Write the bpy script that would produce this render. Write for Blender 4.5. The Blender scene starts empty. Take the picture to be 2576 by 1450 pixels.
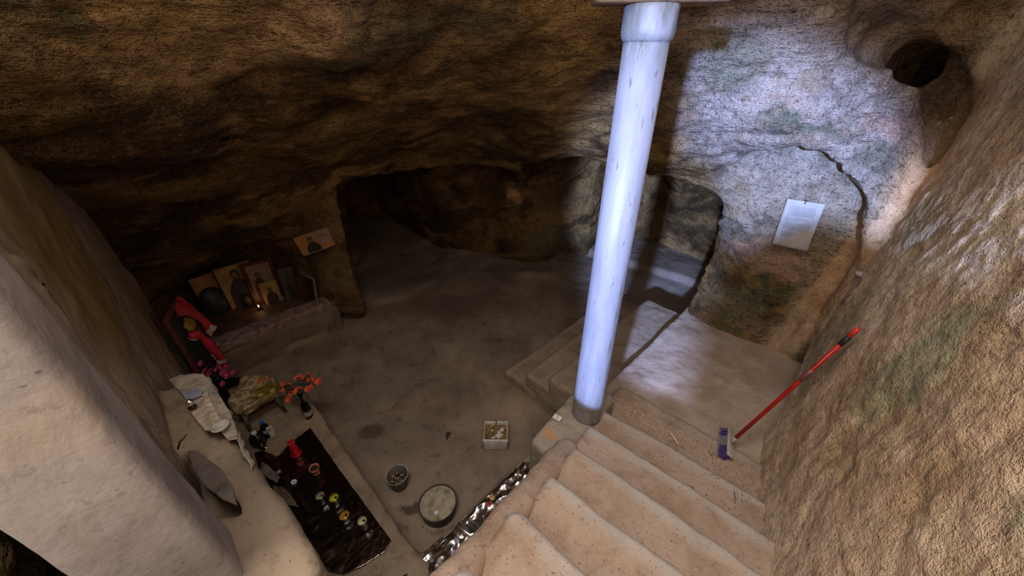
import bpy, bmesh, math, random
import numpy as np
from mathutils import Vector, Matrix

# ------------------------------------------------------------------ camera, sky, lamps, exposure
scene = bpy.context.scene
COL = scene.collection
FOC = 930.0                       # focal length in pixels of the 2576 wide frame
EYE = 3.1                         # eye height over the lowest floor
PIT = math.atan(FOC / 1473.0)     # downward pitch
CP, SP = math.cos(PIT), math.sin(PIT)
cam_d = bpy.data.cameras.new('camera')
cam = bpy.data.objects.new('camera', cam_d); COL.objects.link(cam)
cam.location = (0, 0, EYE); cam.rotation_euler = (math.pi / 2 - PIT, 0, 0)
cam_d.sensor_width = 36.0; cam_d.lens = 36.0 * FOC / 2576.0; cam_d.clip_start = 0.02; cam_d.clip_end = 100
scene.camera = cam

world = bpy.data.worlds.new('daylight'); scene.world = world; world.use_nodes = True
wn = world.node_tree; wn.nodes.clear()
wo = wn.nodes.new('ShaderNodeOutputWorld'); wb = wn.nodes.new('ShaderNodeBackground')
wb.inputs[0].default_value = (1.0, 0.86, 0.74, 1); wb.inputs[1].default_value = 1.75
wn.links.new(wb.outputs[0], wo.inputs[0])

def area_light(name, loc, target, size, power, color, spread=180):
    d = bpy.data.lights.new(name, 'AREA'); d.shape = 'DISK'; d.size = size
    d.energy = power; d.color = color; d.spread = math.radians(spread)
    o = bpy.data.objects.new(name, d); COL.objects.link(o); o.location = loc
    o.rotation_euler = (Vector(target) - Vector(loc)).to_track_quat('-Z', 'Y').to_euler()
    return o
def spot_light(name, loc, target, angle, blend, power, color, radius):
    d = bpy.data.lights.new(name, 'SPOT'); d.energy = power; d.color = color
    d.spot_size = math.radians(angle); d.spot_blend = blend; d.shadow_soft_size = radius
    o = bpy.data.objects.new(name, d); COL.objects.link(o); o.location = loc
    o.rotation_euler = (Vector(target) - Vector(loc)).to_track_quat('-Z', 'Y').to_euler()
    return o
# daylight falling through the cave mouth above and behind the stairs
area_light('daylight_from_cave_mouth', (-0.5, 0.55, 5.9), (0.3, 1.2, 0.8), 2.2, 150, (1.0, 0.88, 0.78))
# cold blue sky seen through the gap in the rock, from the left behind the stairs
spot_light('blue_sky_through_rock_gap', (-2.09, -3.90, 3.88), (1.90, 3.61, 1.55), 22, 0.30, 6000, (0.37, 0.51, 1.0), 0.13)

scene.view_settings.view_transform = 'Standard'; scene.view_settings.look = 'None'
scene.view_settings.exposure = 0.20; scene.view_settings.gamma = 1.0
scene.view_settings.use_curve_mapping = False
scene.cycles.max_bounces = 6; scene.cycles.diffuse_bounces = 3; scene.cycles.use_denoising = True
scene.cycles.caustics_reflective = False; scene.cycles.caustics_refractive = False
scene.cycles.use_adaptive_sampling = True; scene.cycles.adaptive_threshold = 0.03

# ------------------------------------------------------------------ survey helpers
R2 = math.sqrt(2)
def ray(u, v):
    a = (u - 1288) / FOC; t = (v - 725) / FOC
    return Vector((a, CP - t * SP, -SP - t * CP))
def at_k(u, v, k): return ray(u, v) * k + Vector((0, 0, EYE))
def at(u, v, z): d = ray(u, v); return at_k(u, v, (z - EYE) / d.z)
def at_p(u, v, p): d = ray(u, v); return at_k(u, v, p * R2 / (d.x + d.y))
def at_q(u, v, q): d = ray(u, v); return at_k(u, v, q * R2 / (d.y - d.x))
def pq(p, q, z=0.0): return Vector(((p - q) / R2, (p + q) / R2, z))     # room grid, turned 45 degrees
def to_pq(v): return ((v[0] + v[1]) / R2, (v[1] - v[0]) / R2)

# ------------------------------------------------------------------ object helpers
def tag(o, label=None, cat=None, group=None, kind=None):
    if label: o['label'] = label
    if cat: o['category'] = cat
    if group: o['group'] = group
    if kind: o['kind'] = kind
    return o
def thing(name, label, cat, loc=(0, 0, 0), rz=0.0, group=None):
    o = bpy.data.objects.new(name, None); o.empty_display_size = 0.05; COL.objects.link(o)
    o.location = loc; o.rotation_euler = (0, 0, rz)
    return tag(o, label, cat, group)
def link(name, me, mat, parent=None, smooth=True, mats=None):
    me.materials.clear()
    for m in (mats or [mat]): me.materials.append(m)
    if smooth: me.polygons.foreach_set('use_smooth', [True] * len(me.polygons))
    o = bpy.data.objects.new(name, me); COL.objects.link(o)
    if parent: o.parent = parent
    return o
def mesh(name, verts, faces):
    me = bpy.data.meshes.new(name); me.from_pydata([tuple(v) for v in verts], [], faces); me.update(); return me
def bm_mesh(name, bm):
    me = bpy.data.meshes.new(name); bm.normal_update(); bm.to_mesh(me); bm.free(); return me
def box_mesh(name, sx, sy, sz, bevel=0.0, loc=(0, 0, 0), seg=2, rot=None):
    bm = bmesh.new(); bmesh.ops.create_cube(bm, size=1.0)
    bmesh.ops.scale(bm, vec=(sx, sy, sz), verts=bm.verts)
    if bevel: bmesh.ops.bevel(bm, geom=list(bm.edges), offset=bevel, segments=seg, profile=0.5, affect='EDGES')
    if rot: bmesh.ops.rotate(bm, cent=(0, 0, 0), matrix=rot, verts=bm.verts)
    bmesh.ops.translate(bm, vec=loc, verts=bm.verts)
    return bm_mesh(name, bm)
def lathe_mesh(name, prof, seg=32, loc=(0, 0, 0), closed=False, wob=0.0, rot=None):
    """prof: (r, z) points from bottom to top."""
    vs = []; fs = []; n = len(prof)
    rnd = random.Random(len(prof) * 7 + seg)
    ph = [rnd.uniform(0, 6.28) for _ in range(3)]
    for r, z in prof:
        for i in range(seg):
            a = 2 * math.pi * i / seg
            rr = r * (1 + wob * (math.sin(2 * a + ph[0]) + 0.6 * math.sin(3 * a + ph[1] + z * 9)))
            vs.append(Vector((rr * math.cos(a), rr * math.sin(a), z)))
    for j in range(n - 1):
        for i in range(seg):
            k = (i + 1) % seg
            fs.append((j * seg + i, j * seg + k, (j + 1) * seg + k, (j + 1) * seg + i))
    if prof[0][0] > 1e-5 and not closed: fs.append(tuple(reversed(range(seg))))
    if prof[-1][0] > 1e-5 and not closed: fs.append(tuple((n - 1) * seg + i for i in range(seg)))
    if rot: vs = [rot @ v for v in vs]
    vs = [v + Vector(loc) for v in vs]
    return mesh(name, vs, fs)
def tube_verts(path, rad, seg=10):
    vs = []; fs = []; n = len(path); path = [Vector(p) for p in path]
    up = Vector((0.13, 0.21, 0.97))
    for i, p in enumerate(path):
        d = (path[min(i + 1, n - 1)] - path[max(i - 1, 0)]).normalized()
        a = d.cross(up)
        if a.length < 0.05: a = d.cross(Vector((1, 0, 0)))
        a.normalize(); b = d.cross(a).normalized()
        r = rad[i] if isinstance(rad, (list, tuple)) else rad
        for k in range(seg):
            t = 2 * math.pi * k / seg
            vs.append(p + (a * math.cos(t) + b * math.sin(t)) * r)
    for i in range(n - 1):
        for k in range(seg):
            l = (k + 1) % seg
            fs.append((i * seg + k, i * seg + l, (i + 1) * seg + l, (i + 1) * seg + k))
    fs.append(tuple(reversed(range(seg)))); fs.append(tuple((n - 1) * seg + k for k in range(seg)))
    return vs, fs
def tube_mesh(name, path, rad, seg=10):
    vs, fs = tube_verts(path, rad, seg); return mesh(name, vs, fs)
class MB:
    """collects simple pieces into one mesh"""
    def __init__(s): s.v = []; s.f = []
    def add(s, vs, fs):
        n = len(s.v); s.v += [Vector(v) for v in vs]; s.f += [tuple(i + n for i in f) for f in fs]
    def addmesh(s, me, mtx=None):
        vs = [(mtx @ v.co) if mtx else v.co.copy() for v in me.vertices]
        s.add(vs, [tuple(p.vertices) for p in me.polygons]); bpy.data.meshes.remove(me)
    def mesh(s, name): return mesh(name, s.v, s.f)

# ------------------------------------------------------------------ numpy noise
def _h(ix, iy, iz, seed):
    h = (ix.astype(np.int64) * 374761393 + iy.astype(np.int64) * 668265263 + iz.astype(np.int64) * 2147483647 + seed * 974711) & 0xffffffff
    h = ((h ^ (h >> 13)) * 1274126177) & 0xffffffff
    h = ((h ^ (h >> 16)) * 2246822519) & 0xffffffff
    return ((h ^ (h >> 15)) & 0xffffff) / float(0xffffff) * 2 - 1
def vnoise(p, seed=0):
    i = np.floor(p).astype(np.int64); f = p - i; f = f * f * f * (f * (f * 6 - 15) + 10)
    x, y, z = i[:, 0], i[:, 1], i[:, 2]; fx, fy, fz = f[:, 0], f[:, 1], f[:, 2]
    r = 0
    for dx in (0, 1):
        wx = fx if dx else 1 - fx
        for dy in (0, 1):
            wy = fy if dy else 1 - fy
            for dz in (0, 1):
                wz = fz if dz else 1 - fz
                r = r + _h(x + dx, y + dy, z + dz, seed) * wx * wy * wz
    return r
def fbm(p, scale, octv=4, seed=0, gain=0.5, ridge=False):
    p = np.asarray(p, float) * scale; a = 1.0; s = 0
    for o in range(octv):
        n = vnoise(p + 17.3 * o, seed + o)
        if ridge: n = 1 - 2 * np.abs(n)
        s = s + a * n; a *= gain; p = p * 2.03
    return s

# ------------------------------------------------------------------ implicit surfaces -> mesh
def surface_nets(F, origin, h):
    """F > 0 is empty space. Returns verts (n,3) and quads (m,4) facing the empty side."""
    S = F > 0
    nx, ny, nz = F.shape
    acc = np.zeros((nx - 1, ny - 1, nz - 1), np.uint8)
    for dx in (0, 1):
        for dy in (0, 1):
            for dz in (0, 1):
                acc += S[dx:nx - 1 + dx, dy:ny - 1 + dy, dz:nz - 1 + dz]
    act = (acc > 0) & (acc < 8)
    ci, cj, ck = np.nonzero(act)
    idx = np.full(act.shape, -1, np.int32); idx[ci, cj, ck] = np.arange(len(ci), dtype=np.int32)
    pos = np.zeros((len(ci), 3)); cnt = np.zeros(len(ci))
    offs = [(a, b, c) for a in (0, 1) for b in (0, 1) for c in (0, 1)]
    for a in offs:
        for b in offs:
            if a >= b or sum(abs(i - j) for i, j in zip(a, b)) != 1: continue
            fa = F[ci + a[0], cj + a[1], ck + a[2]]; fb = F[ci + b[0], cj + b[1], ck + b[2]]
            m = (fa > 0) != (fb > 0)
            t = np.where(m, fa / np.where(m, fa - fb, 1), 0)
            for d in range(3):
                pos[:, d] += np.where(m, a[d] + t * (b[d] - a[d]), 0)
            cnt += m
    pos = pos / cnt[:, None] + np.stack([ci, cj, ck], 1)
    V = pos * h + np.array(origin)
    quads = []
    for ax in range(3):
        s0 = [slice(None)] * 3; s1 = [slice(None)] * 3
        s0[ax] = slice(0, -1); s1[ax] = slice(1, None)
        A = S[tuple(s0)]; B = S[tuple(s1)]
        e = A != B
        o1, o2 = (ax + 1) % 3, (ax + 2) % 3
        ii = np.array(np.nonzero(e))
        ok = (ii[o1] > 0) & (ii[o2] > 0) & (ii[o1] < F.shape[o1] - 1) & (ii[o2] < F.shape[o2] - 1)
        ii = ii[:, ok]
        def g(d1, d2):
            c = ii.copy(); c[o1] -= d1; c[o2] -= d2
            return idx[c[0], c[1], c[2]]
        q = np.stack([g(1, 1), g(0, 1), g(0, 0), g(1, 0)], 1)
        flip = A[ii[0], ii[1], ii[2]]           # empty on the low side
        q[flip] = q[flip][:, ::-1]
        quads.append(q)
    Q = np.concatenate(quads)
    return V, Q[(Q >= 0).all(1)]
def np_mesh(name, V, Q, tint=None):
    used = np.unique(Q); mp = np.full(len(V), -1, np.int64); mp[used] = np.arange(len(used))
    V = V[used]; Q = mp[Q]
    me = bpy.data.meshes.new(name)
    me.vertices.add(len(V)); me.vertices.foreach_set('co', V.astype(np.float32).ravel())
    me.loops.add(Q.size); me.loops.foreach_set('vertex_index', Q.astype(np.int32).ravel())
    me.polygons.add(len(Q))
    me.polygons.foreach_set('loop_start', np.arange(0, Q.size, 4, dtype=np.int32))
    me.update(calc_edges=True)
    if tint is not None:
        at_ = me.attributes.new('tint', 'FLOAT_COLOR', 'POINT')
        at_.data.foreach_set('color', np.c_[tint[used], np.ones(len(used))].astype(np.float32).ravel())
    return me
def vnormals(V, Q):
    n = np.cross(V[Q[:, 2]] - V[Q[:, 0]], V[Q[:, 3]] - V[Q[:, 1]])
    N = np.zeros_like(V)
    for c in range(4):
        for d in range(3): N[:, d] += np.bincount(Q[:, c], weights=n[:, d], minlength=len(V))
    return N / (np.linalg.norm(N, axis=1, keepdims=True) + 1e-9)
def smin(a, b, k):
    h = np.clip(0.5 + 0.5 * (b - a) / k, 0, 1); return b + (a - b) * h - k * h * (1 - h)
def smax(a, b, k): return -smin(-a, -b, k)
def sdpoly(px, py, poly):
    """signed distance, negative inside"""
    d = np.full(px.shape, 1e9); s = np.ones(px.shape); n = len(poly)
    for i in range(n):
        ax, ay = poly[i]; bx, by = poly[i - 1]
        ex, ey = bx - ax, by - ay; wx, wy = px - ax, py - ay
        t = np.clip((wx * ex + wy * ey) / (ex * ex + ey * ey), 0, 1)
        d = np.minimum(d, (wx - ex * t) ** 2 + (wy - ey * t) ** 2)
        c1 = py >= ay; c2 = py < by; c3 = ex * wy > ey * wx
        s = np.where((c1 & c2 & c3) | (~c1 & ~c2 & ~c3), -s, s)
    return s * np.sqrt(d)
def sdf_mesh(name, lo, hi, h, fn, disp=None, disp2=None):
    """solid given by fn(X,Y,Z) < 0 on a grid; disp(V) pushes vertices along their normals"""
    g = [np.arange(lo[i] - 2 * h, hi[i] + 3 * h, h) for i in range(3)]
    X, Y, Z = np.meshgrid(*g, indexing='ij')
    V, Q = surface_nets(fn(X, Y, Z), (g[0][0], g[1][0], g[2][0]), h)
    if disp is not None: V = V + vnormals(V, Q) * disp(V)[:, None]
    return np_mesh(name, V, Q)
def sbox(X, Y, Z, c, hs, r=0.02):
    dx = np.abs(X - c[0]) - hs[0] + r; dy = np.abs(Y - c[1]) - hs[1] + r; dz = np.abs(Z - c[2]) - hs[2] + r
    return np.sqrt(np.maximum(dx, 0) ** 2 + np.maximum(dy, 0) ** 2 + np.maximum(dz, 0) ** 2) + np.minimum(np.maximum(dx, np.maximum(dy, dz)), 0) - r

# ------------------------------------------------------------------ materials
class NT:
    def __init__(s, name):
        s.m = bpy.data.materials.new(name); s.m.use_nodes = True; s.t = s.m.node_tree
        s.b = s.t.nodes['Principled BSDF']; s.L = s.t.links.new
        g = s.t.nodes.new('ShaderNodeNewGeometry'); s.pos = g.outputs['Position']
        s.tc = s.t.nodes.new('ShaderNodeTexCoord').outputs['Object']
    def n(s, t, **kw):
        x = s.t.nodes.new(t)
        for k, v in kw.items(): setattr(x, k, v)
        return x
    def scaled(s, vec, sc, loc=(0, 0, 0), rot=(0, 0, 0)):
        m = s.n('ShaderNodeMapping'); s.L(vec, m.inputs['Vector'])
        m.inputs['Scale'].default_value = sc if isinstance(sc, tuple) else (sc, sc, sc)
        m.inputs['Location'].default_value = loc; m.inputs['Rotation'].default_value = rot
        return m.outputs[0]
    def noise(s, vec, sc, det=4, rough=0.55, dist=0.0, lac=2.0):
        x = s.n('ShaderNodeTexNoise'); s.L(vec, x.inputs['Vector']); x.inputs['Scale'].default_value = sc
        x.inputs['Detail'].default_value = det; x.inputs['Roughness'].default_value = rough
        x.inputs['Distortion'].default_value = dist
        return x.outputs[0]
    def vor(s, vec, sc, feat='F1'):
        x = s.n('ShaderNodeTexVoronoi', feature=feat); s.L(vec, x.inputs['Vector']); x.inputs['Scale'].default_value = sc
        return x.outputs['Distance']
    def math(s, op, a, b=0.0, clamp=False):
        x = s.n('ShaderNodeMath', operation=op); x.use_clamp = clamp
        for i, q in enumerate((a, b)):
            if isinstance(q, (int, float)): x.inputs[i].default_value = q
            else: s.L(q, x.inputs[i])
        return x.outputs[0]
    def rmp(s, fac, a, b, c=0.0, d=1.0, smooth=True):
        x = s.n('ShaderNodeMapRange'); x.interpolation_type = 'SMOOTHSTEP' if smooth else 'LINEAR'
        s.L(fac, x.inputs[0])
        for i, q in enumerate((a, b, c, d)): x.inputs[i + 1].default_value = q
        return x.outputs[0]
    def mix(s, fac, a, b):
        x = s.n('ShaderNodeMix', data_type='RGBA')
        if isinstance(fac, (int, float)): x.inputs[0].default_value = fac
        else: s.L(fac, x.inputs[0])
        for i, q in ((6, a), (7, b)):
            if isinstance(q, (tuple, list)): x.inputs[i].default_value = (*q[:3], 1)
            else: s.L(q, x.inputs[i])
        return x.outputs[2]
    def ramp(s, fac, stops):
        x = s.n('ShaderNodeValToRGB'); s.L(fac, x.inputs[0]); e = x.color_ramp.elements
        while len(e) < len(stops): e.new(0.5)
        for i, (p, c) in enumerate(stops): e[i].position = p; e[i].color = (*c, 1)
        return x.outputs[0]
    def blob(s, wpos, c, r, soft=0.35):
        """1 inside a world-space ellipsoid, 0 outside"""
        rr = r if isinstance(r, tuple) else (r, r, r)
        x = s.n('ShaderNodeVectorMath', operation='SUBTRACT'); s.L(wpos, x.inputs[0]); x.inputs[1].default_value = c
        y = s.n('ShaderNodeVectorMath', operation='DIVIDE'); s.L(x.outputs[0], y.inputs[0]); y.inputs[1].default_value = rr
        z = s.n('ShaderNodeVectorMath', operation='LENGTH'); s.L(y.outputs[0], z.inputs[0])
        return s.rmp(z.outputs['Value'], 1 - soft, 1 + soft, 1, 0)
    def warp(s, vec, sc, amt, det=3):
        x = s.n('ShaderNodeTexNoise'); s.L(vec, x.inputs['Vector']); x.inputs['Scale'].default_value = sc
        x.inputs['Detail'].default_value = det; x.inputs['Roughness'].default_value = 0.6
        y = s.n('ShaderNodeVectorMath', operation='SUBTRACT'); s.L(x.outputs['Color'], y.inputs[0]); y.inputs[1].default_value = (.5, .5, .5)
        z = s.n('ShaderNodeVectorMath', operation='SCALE'); s.L(y.outputs[0], z.inputs[0]); z.inputs['Scale'].default_value = amt
        w = s.n('ShaderNodeVectorMath', operation='ADD'); s.L(vec, w.inputs[0]); s.L(z.outputs[0], w.inputs[1])
        return w.outputs[0]
    def bump(s, h, strength=0.5, dist=0.02, prev=None):
        x = s.n('ShaderNodeBump'); s.L(h, x.inputs['Height']); x.inputs['Strength'].default_value = strength
        x.inputs['Distance'].default_value = dist
        if prev: s.L(prev, x.inputs['Normal'])
        return x.outputs[0]
    def done(s, col=None, rough=None, nrm=None, **kw):
        if col is not None:
            if isinstance(col, (tuple, list)): s.b.inputs['Base Color'].default_value = (*col[:3], 1)
            else: s.L(col, s.b.inputs['Base Color'])
        if rough is not None:
            if isinstance(rough, (int, float)): s.b.inputs['Roughness'].default_value = rough
            else: s.L(rough, s.b.inputs['Roughness'])
        if nrm is not None: s.L(nrm, s.b.inputs['Normal'])
        for k, v in kw.items(): s.b.inputs[k.replace('_', ' ')].default_value = v
        return s.m
def sm(name, col, rough=0.6, var=0.25, vs=12, bump=0.25, bs=60, bd=0.003, col2=None, obj=True, **kw):
    """simple procedural material: colour varied by noise with a fine bump"""
    t = NT(name); v = t.tc if obj else t.pos
    n = t.noise(v, vs, 4, 0.6); c2 = col2 or tuple(c * (1 - var) * 0.8 for c in col)
    c = t.mix(t.rmp(n, 0.35, 0.7), col, c2)
    nr = t.bump(t.noise(v, bs, 3), bump, bd)
    return t.done(c, rough, nr, **kw)
def srgb(r, g, b):
    f = lambda c: (c / 255 / 12.92) if c / 255 <= 0.04045 else ((c / 255 + 0.055) / 1.055) ** 2.4
    return (f(r), f(g), f(b))

# ------------------------------------------------------------------ rock materials
def ramp3(x, stops):
    xs = [a for a, _ in stops]
    return np.stack([np.interp(x, xs, [c[k] for _, c in stops]) for k in range(3)], 1)
def rock_tint(V, base, dark, light, patches, strata=True):
    """slowly varying stone colour for every vertex: beds, moss, colour patches and the painted glow of a lit opening"""
    W = V + 0.16 * np.stack([fbm(V, 1.6, 3, 205), fbm(V, 1.6, 3, 209), fbm(V, 1.6, 3, 213)], 1)
    Wp = V + 0.10 * np.stack([fbm(V, 5, 3, 225), fbm(V, 5, 3, 229), fbm(V, 5, 3, 233)], 1)
    dark, base, light = map(np.array, (dark, base, light))
    n1 = 0.5 + 0.23 * fbm(W, 2.2, 5, 241, 0.6)
    C_ = ramp3(n1, [(0.28, dark), (0.47, base), (0.70, light)])
    def mixin(C_, f, c): return C_ + (np.array(c)[None, :] - C_) * f[:, None]
    if strata:
        S = np.stack([W[:, 0] * 0.55, W[:, 1] * 0.55, (W[:, 2] - 0.30 * W[:, 0]) * 3.6], 1)
        n2 = 0.5 + 0.28 * fbm(S, 1.6, 5, 251, 0.62)
        C_ = mixin(C_, 0.75 * (1 - sstep(n2, 0.30, 0.42)), dark); C_ = mixin(C_, 0.5 * sstep(n2, 0.60, 0.74), light)
    br = 0.55 + 0.45 * sstep(0.5 + 0.3 * fbm(V, 9, 3, 261, 0.7), 0.30, 0.55)
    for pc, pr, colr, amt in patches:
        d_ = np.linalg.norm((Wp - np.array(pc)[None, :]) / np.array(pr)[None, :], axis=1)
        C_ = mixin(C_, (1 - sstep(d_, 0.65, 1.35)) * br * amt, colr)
    n3 = 0.5 + 0.3 * fbm(V, 17, 2, 271, 0.7)
    return np.clip(C_ * (0.72 + 0.56 * n3)[:, None], 0.003, 0.9)
def sstep(x, a, b): t = np.clip((x - a) / (b - a), 0, 1); return t * t * (3 - 2 * t)
def rock_material(name, dark, light, crack=0.6, fine=1.0, speck=0.5):
    t = NT(name)
    at_ = t.n('ShaderNodeAttribute'); at_.attribute_name = 'tint'; c = at_.outputs['Color']
    n4 = t.noise(t.pos, 75, 2, 0.75)
    c = t.mix(t.rmp(n4, 0.50, 0.36, 0, 0.38), c, dark)
    c = t.mix(t.rmp(n4, 0.54, 0.66, 0, 0.30), c, light)
    n3 = t.noise(t.pos, 26, 3, 0.7)
    c = t.mix(t.rmp(n3, 0.46, 0.34, 0, speck), c, tuple(x * 0.35 for x in dark))
    c = t.mix(t.rmp(n3, 0.60, 0.75, 0, 0.35), c, tuple(min(1, x * 1.35) for x in light))
    sv2 = t.scaled(t.pos, (2.0, 2.0, 8.0), rot=(0.12, 0.30, 0))
    nb = t.bump(t.noise(sv2, 1.8, 4, 0.65), 0.8, 0.045 * crack)
    nb = t.bump(t.noise(t.pos, 22, 4, 0.75), 0.9, 0.026 * fine, nb)
    nb = t.bump(n4, 0.6, 0.007 * fine, nb)
    return t.done(c, 0.92, nb, Specular_IOR_Level=0.2)

A = at_k
moss = (0.085, 0.105, 0.055); pink = (0.46, 0.30, 0.22); ochre = (0.30, 0.20, 0.07)
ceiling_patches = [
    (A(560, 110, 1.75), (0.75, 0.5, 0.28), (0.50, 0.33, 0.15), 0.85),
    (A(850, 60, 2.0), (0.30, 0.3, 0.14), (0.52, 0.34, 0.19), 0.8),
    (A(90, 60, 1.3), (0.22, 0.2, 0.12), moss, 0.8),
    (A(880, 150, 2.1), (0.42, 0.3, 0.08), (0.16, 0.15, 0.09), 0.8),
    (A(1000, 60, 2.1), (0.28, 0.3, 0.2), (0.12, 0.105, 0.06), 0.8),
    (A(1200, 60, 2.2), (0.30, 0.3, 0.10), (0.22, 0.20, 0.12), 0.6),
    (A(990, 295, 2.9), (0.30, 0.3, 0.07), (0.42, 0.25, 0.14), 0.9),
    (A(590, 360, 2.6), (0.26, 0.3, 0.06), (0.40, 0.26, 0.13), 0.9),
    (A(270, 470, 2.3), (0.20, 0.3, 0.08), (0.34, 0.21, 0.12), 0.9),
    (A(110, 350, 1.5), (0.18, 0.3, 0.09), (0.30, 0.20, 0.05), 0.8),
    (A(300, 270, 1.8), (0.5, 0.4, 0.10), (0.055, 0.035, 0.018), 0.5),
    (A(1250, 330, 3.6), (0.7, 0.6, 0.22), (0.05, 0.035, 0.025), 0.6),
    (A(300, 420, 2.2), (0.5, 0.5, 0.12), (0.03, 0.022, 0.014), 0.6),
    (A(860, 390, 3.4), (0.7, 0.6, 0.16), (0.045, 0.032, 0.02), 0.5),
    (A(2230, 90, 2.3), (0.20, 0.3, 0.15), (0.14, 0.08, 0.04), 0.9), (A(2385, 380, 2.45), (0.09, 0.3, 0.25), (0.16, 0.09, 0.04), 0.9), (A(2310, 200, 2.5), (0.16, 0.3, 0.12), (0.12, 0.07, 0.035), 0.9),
    # right hand, under the blue daylight
    (A(2030, 250, 2.4), (0.85, 0.9, 0.75), (0.50, 0.44, 0.40), 0.85),
    (A(2280, 330, 2.3), (0.28, 0.3, 0.14), (0.46, 0.30, 0.24), 0.8),
    (A(1980, 285, 2.4), (0.24, 0.3, 0.06), (0.46, 0.31, 0.24), 0.75),
    (A(1840, 170, 2.6), (0.16, 0.3, 0.20), (0.20, 0.21, 0.15), 0.7),
    (A(2010, 330, 2.5), (0.30, 0.3, 0.05), (0.09, 0.11, 0.075), 0.8),
    (A(2220, 420, 2.4), (0.22, 0.3, 0.05), (0.10, 0.11, 0.08), 0.8),
    (A(1560, 250, 3.0), (0.35, 0.5, 0.5), (0.13, 0.085, 0.055), 0.5),
    (A(2290, 60, 2.2), (0.25, 0.3, 0.08), (0.06, 0.06, 0.06), 0.7),
    (A(2500, 60, 2.3), (0.25, 0.3, 0.18), (0.42, 0.28, 0.22), 0.7),
    (A(2490, 230, 2.3), (0.12, 0.3, 0.07), (0.26, 0.22, 0.20), 0.7),
    (A(2380, 230, 2.4), (0.22, 0.5, 0.35), (0.12, 0.065, 0.03), 0.75),
]
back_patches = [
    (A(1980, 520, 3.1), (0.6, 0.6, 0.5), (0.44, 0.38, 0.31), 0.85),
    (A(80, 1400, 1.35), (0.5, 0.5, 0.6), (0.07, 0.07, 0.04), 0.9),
    (A(1298, 505, 5.95), (0.10, 0.3, 0.13), (0.95, 0.46, 0.26), 1.0),  # peach glow of a lit opening, painted into the stone colour
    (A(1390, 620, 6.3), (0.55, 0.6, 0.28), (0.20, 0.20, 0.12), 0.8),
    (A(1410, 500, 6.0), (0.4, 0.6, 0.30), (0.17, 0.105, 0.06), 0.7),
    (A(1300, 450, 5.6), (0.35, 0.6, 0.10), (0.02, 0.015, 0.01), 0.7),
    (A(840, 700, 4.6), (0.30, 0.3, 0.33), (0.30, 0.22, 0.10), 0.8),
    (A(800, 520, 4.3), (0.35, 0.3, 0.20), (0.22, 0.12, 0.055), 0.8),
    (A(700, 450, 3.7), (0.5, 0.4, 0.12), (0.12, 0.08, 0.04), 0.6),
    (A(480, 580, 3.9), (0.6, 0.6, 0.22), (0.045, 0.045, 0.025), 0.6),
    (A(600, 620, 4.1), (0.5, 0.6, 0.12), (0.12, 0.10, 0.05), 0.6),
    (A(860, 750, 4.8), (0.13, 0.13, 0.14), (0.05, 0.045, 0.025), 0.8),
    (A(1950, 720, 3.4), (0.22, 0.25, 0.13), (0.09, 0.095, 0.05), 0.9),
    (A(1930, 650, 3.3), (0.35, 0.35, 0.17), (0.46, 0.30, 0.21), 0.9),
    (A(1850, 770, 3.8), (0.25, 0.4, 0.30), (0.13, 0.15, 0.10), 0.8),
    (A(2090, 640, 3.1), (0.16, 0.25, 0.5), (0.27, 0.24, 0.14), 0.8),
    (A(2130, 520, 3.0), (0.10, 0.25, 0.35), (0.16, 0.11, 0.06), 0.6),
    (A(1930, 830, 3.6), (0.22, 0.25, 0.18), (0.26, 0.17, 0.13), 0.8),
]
M = {}
ROCK = ((0.185, 0.108, 0.045), (0.045, 0.027, 0.013), (0.40, 0.255, 0.10))
M['ceiling_rock'] = rock_material('ceiling_rock', ROCK[1], ROCK[2], crack=1.7, fine=1.35)
M['back_rock'] = M['ceiling_rock']
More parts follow.
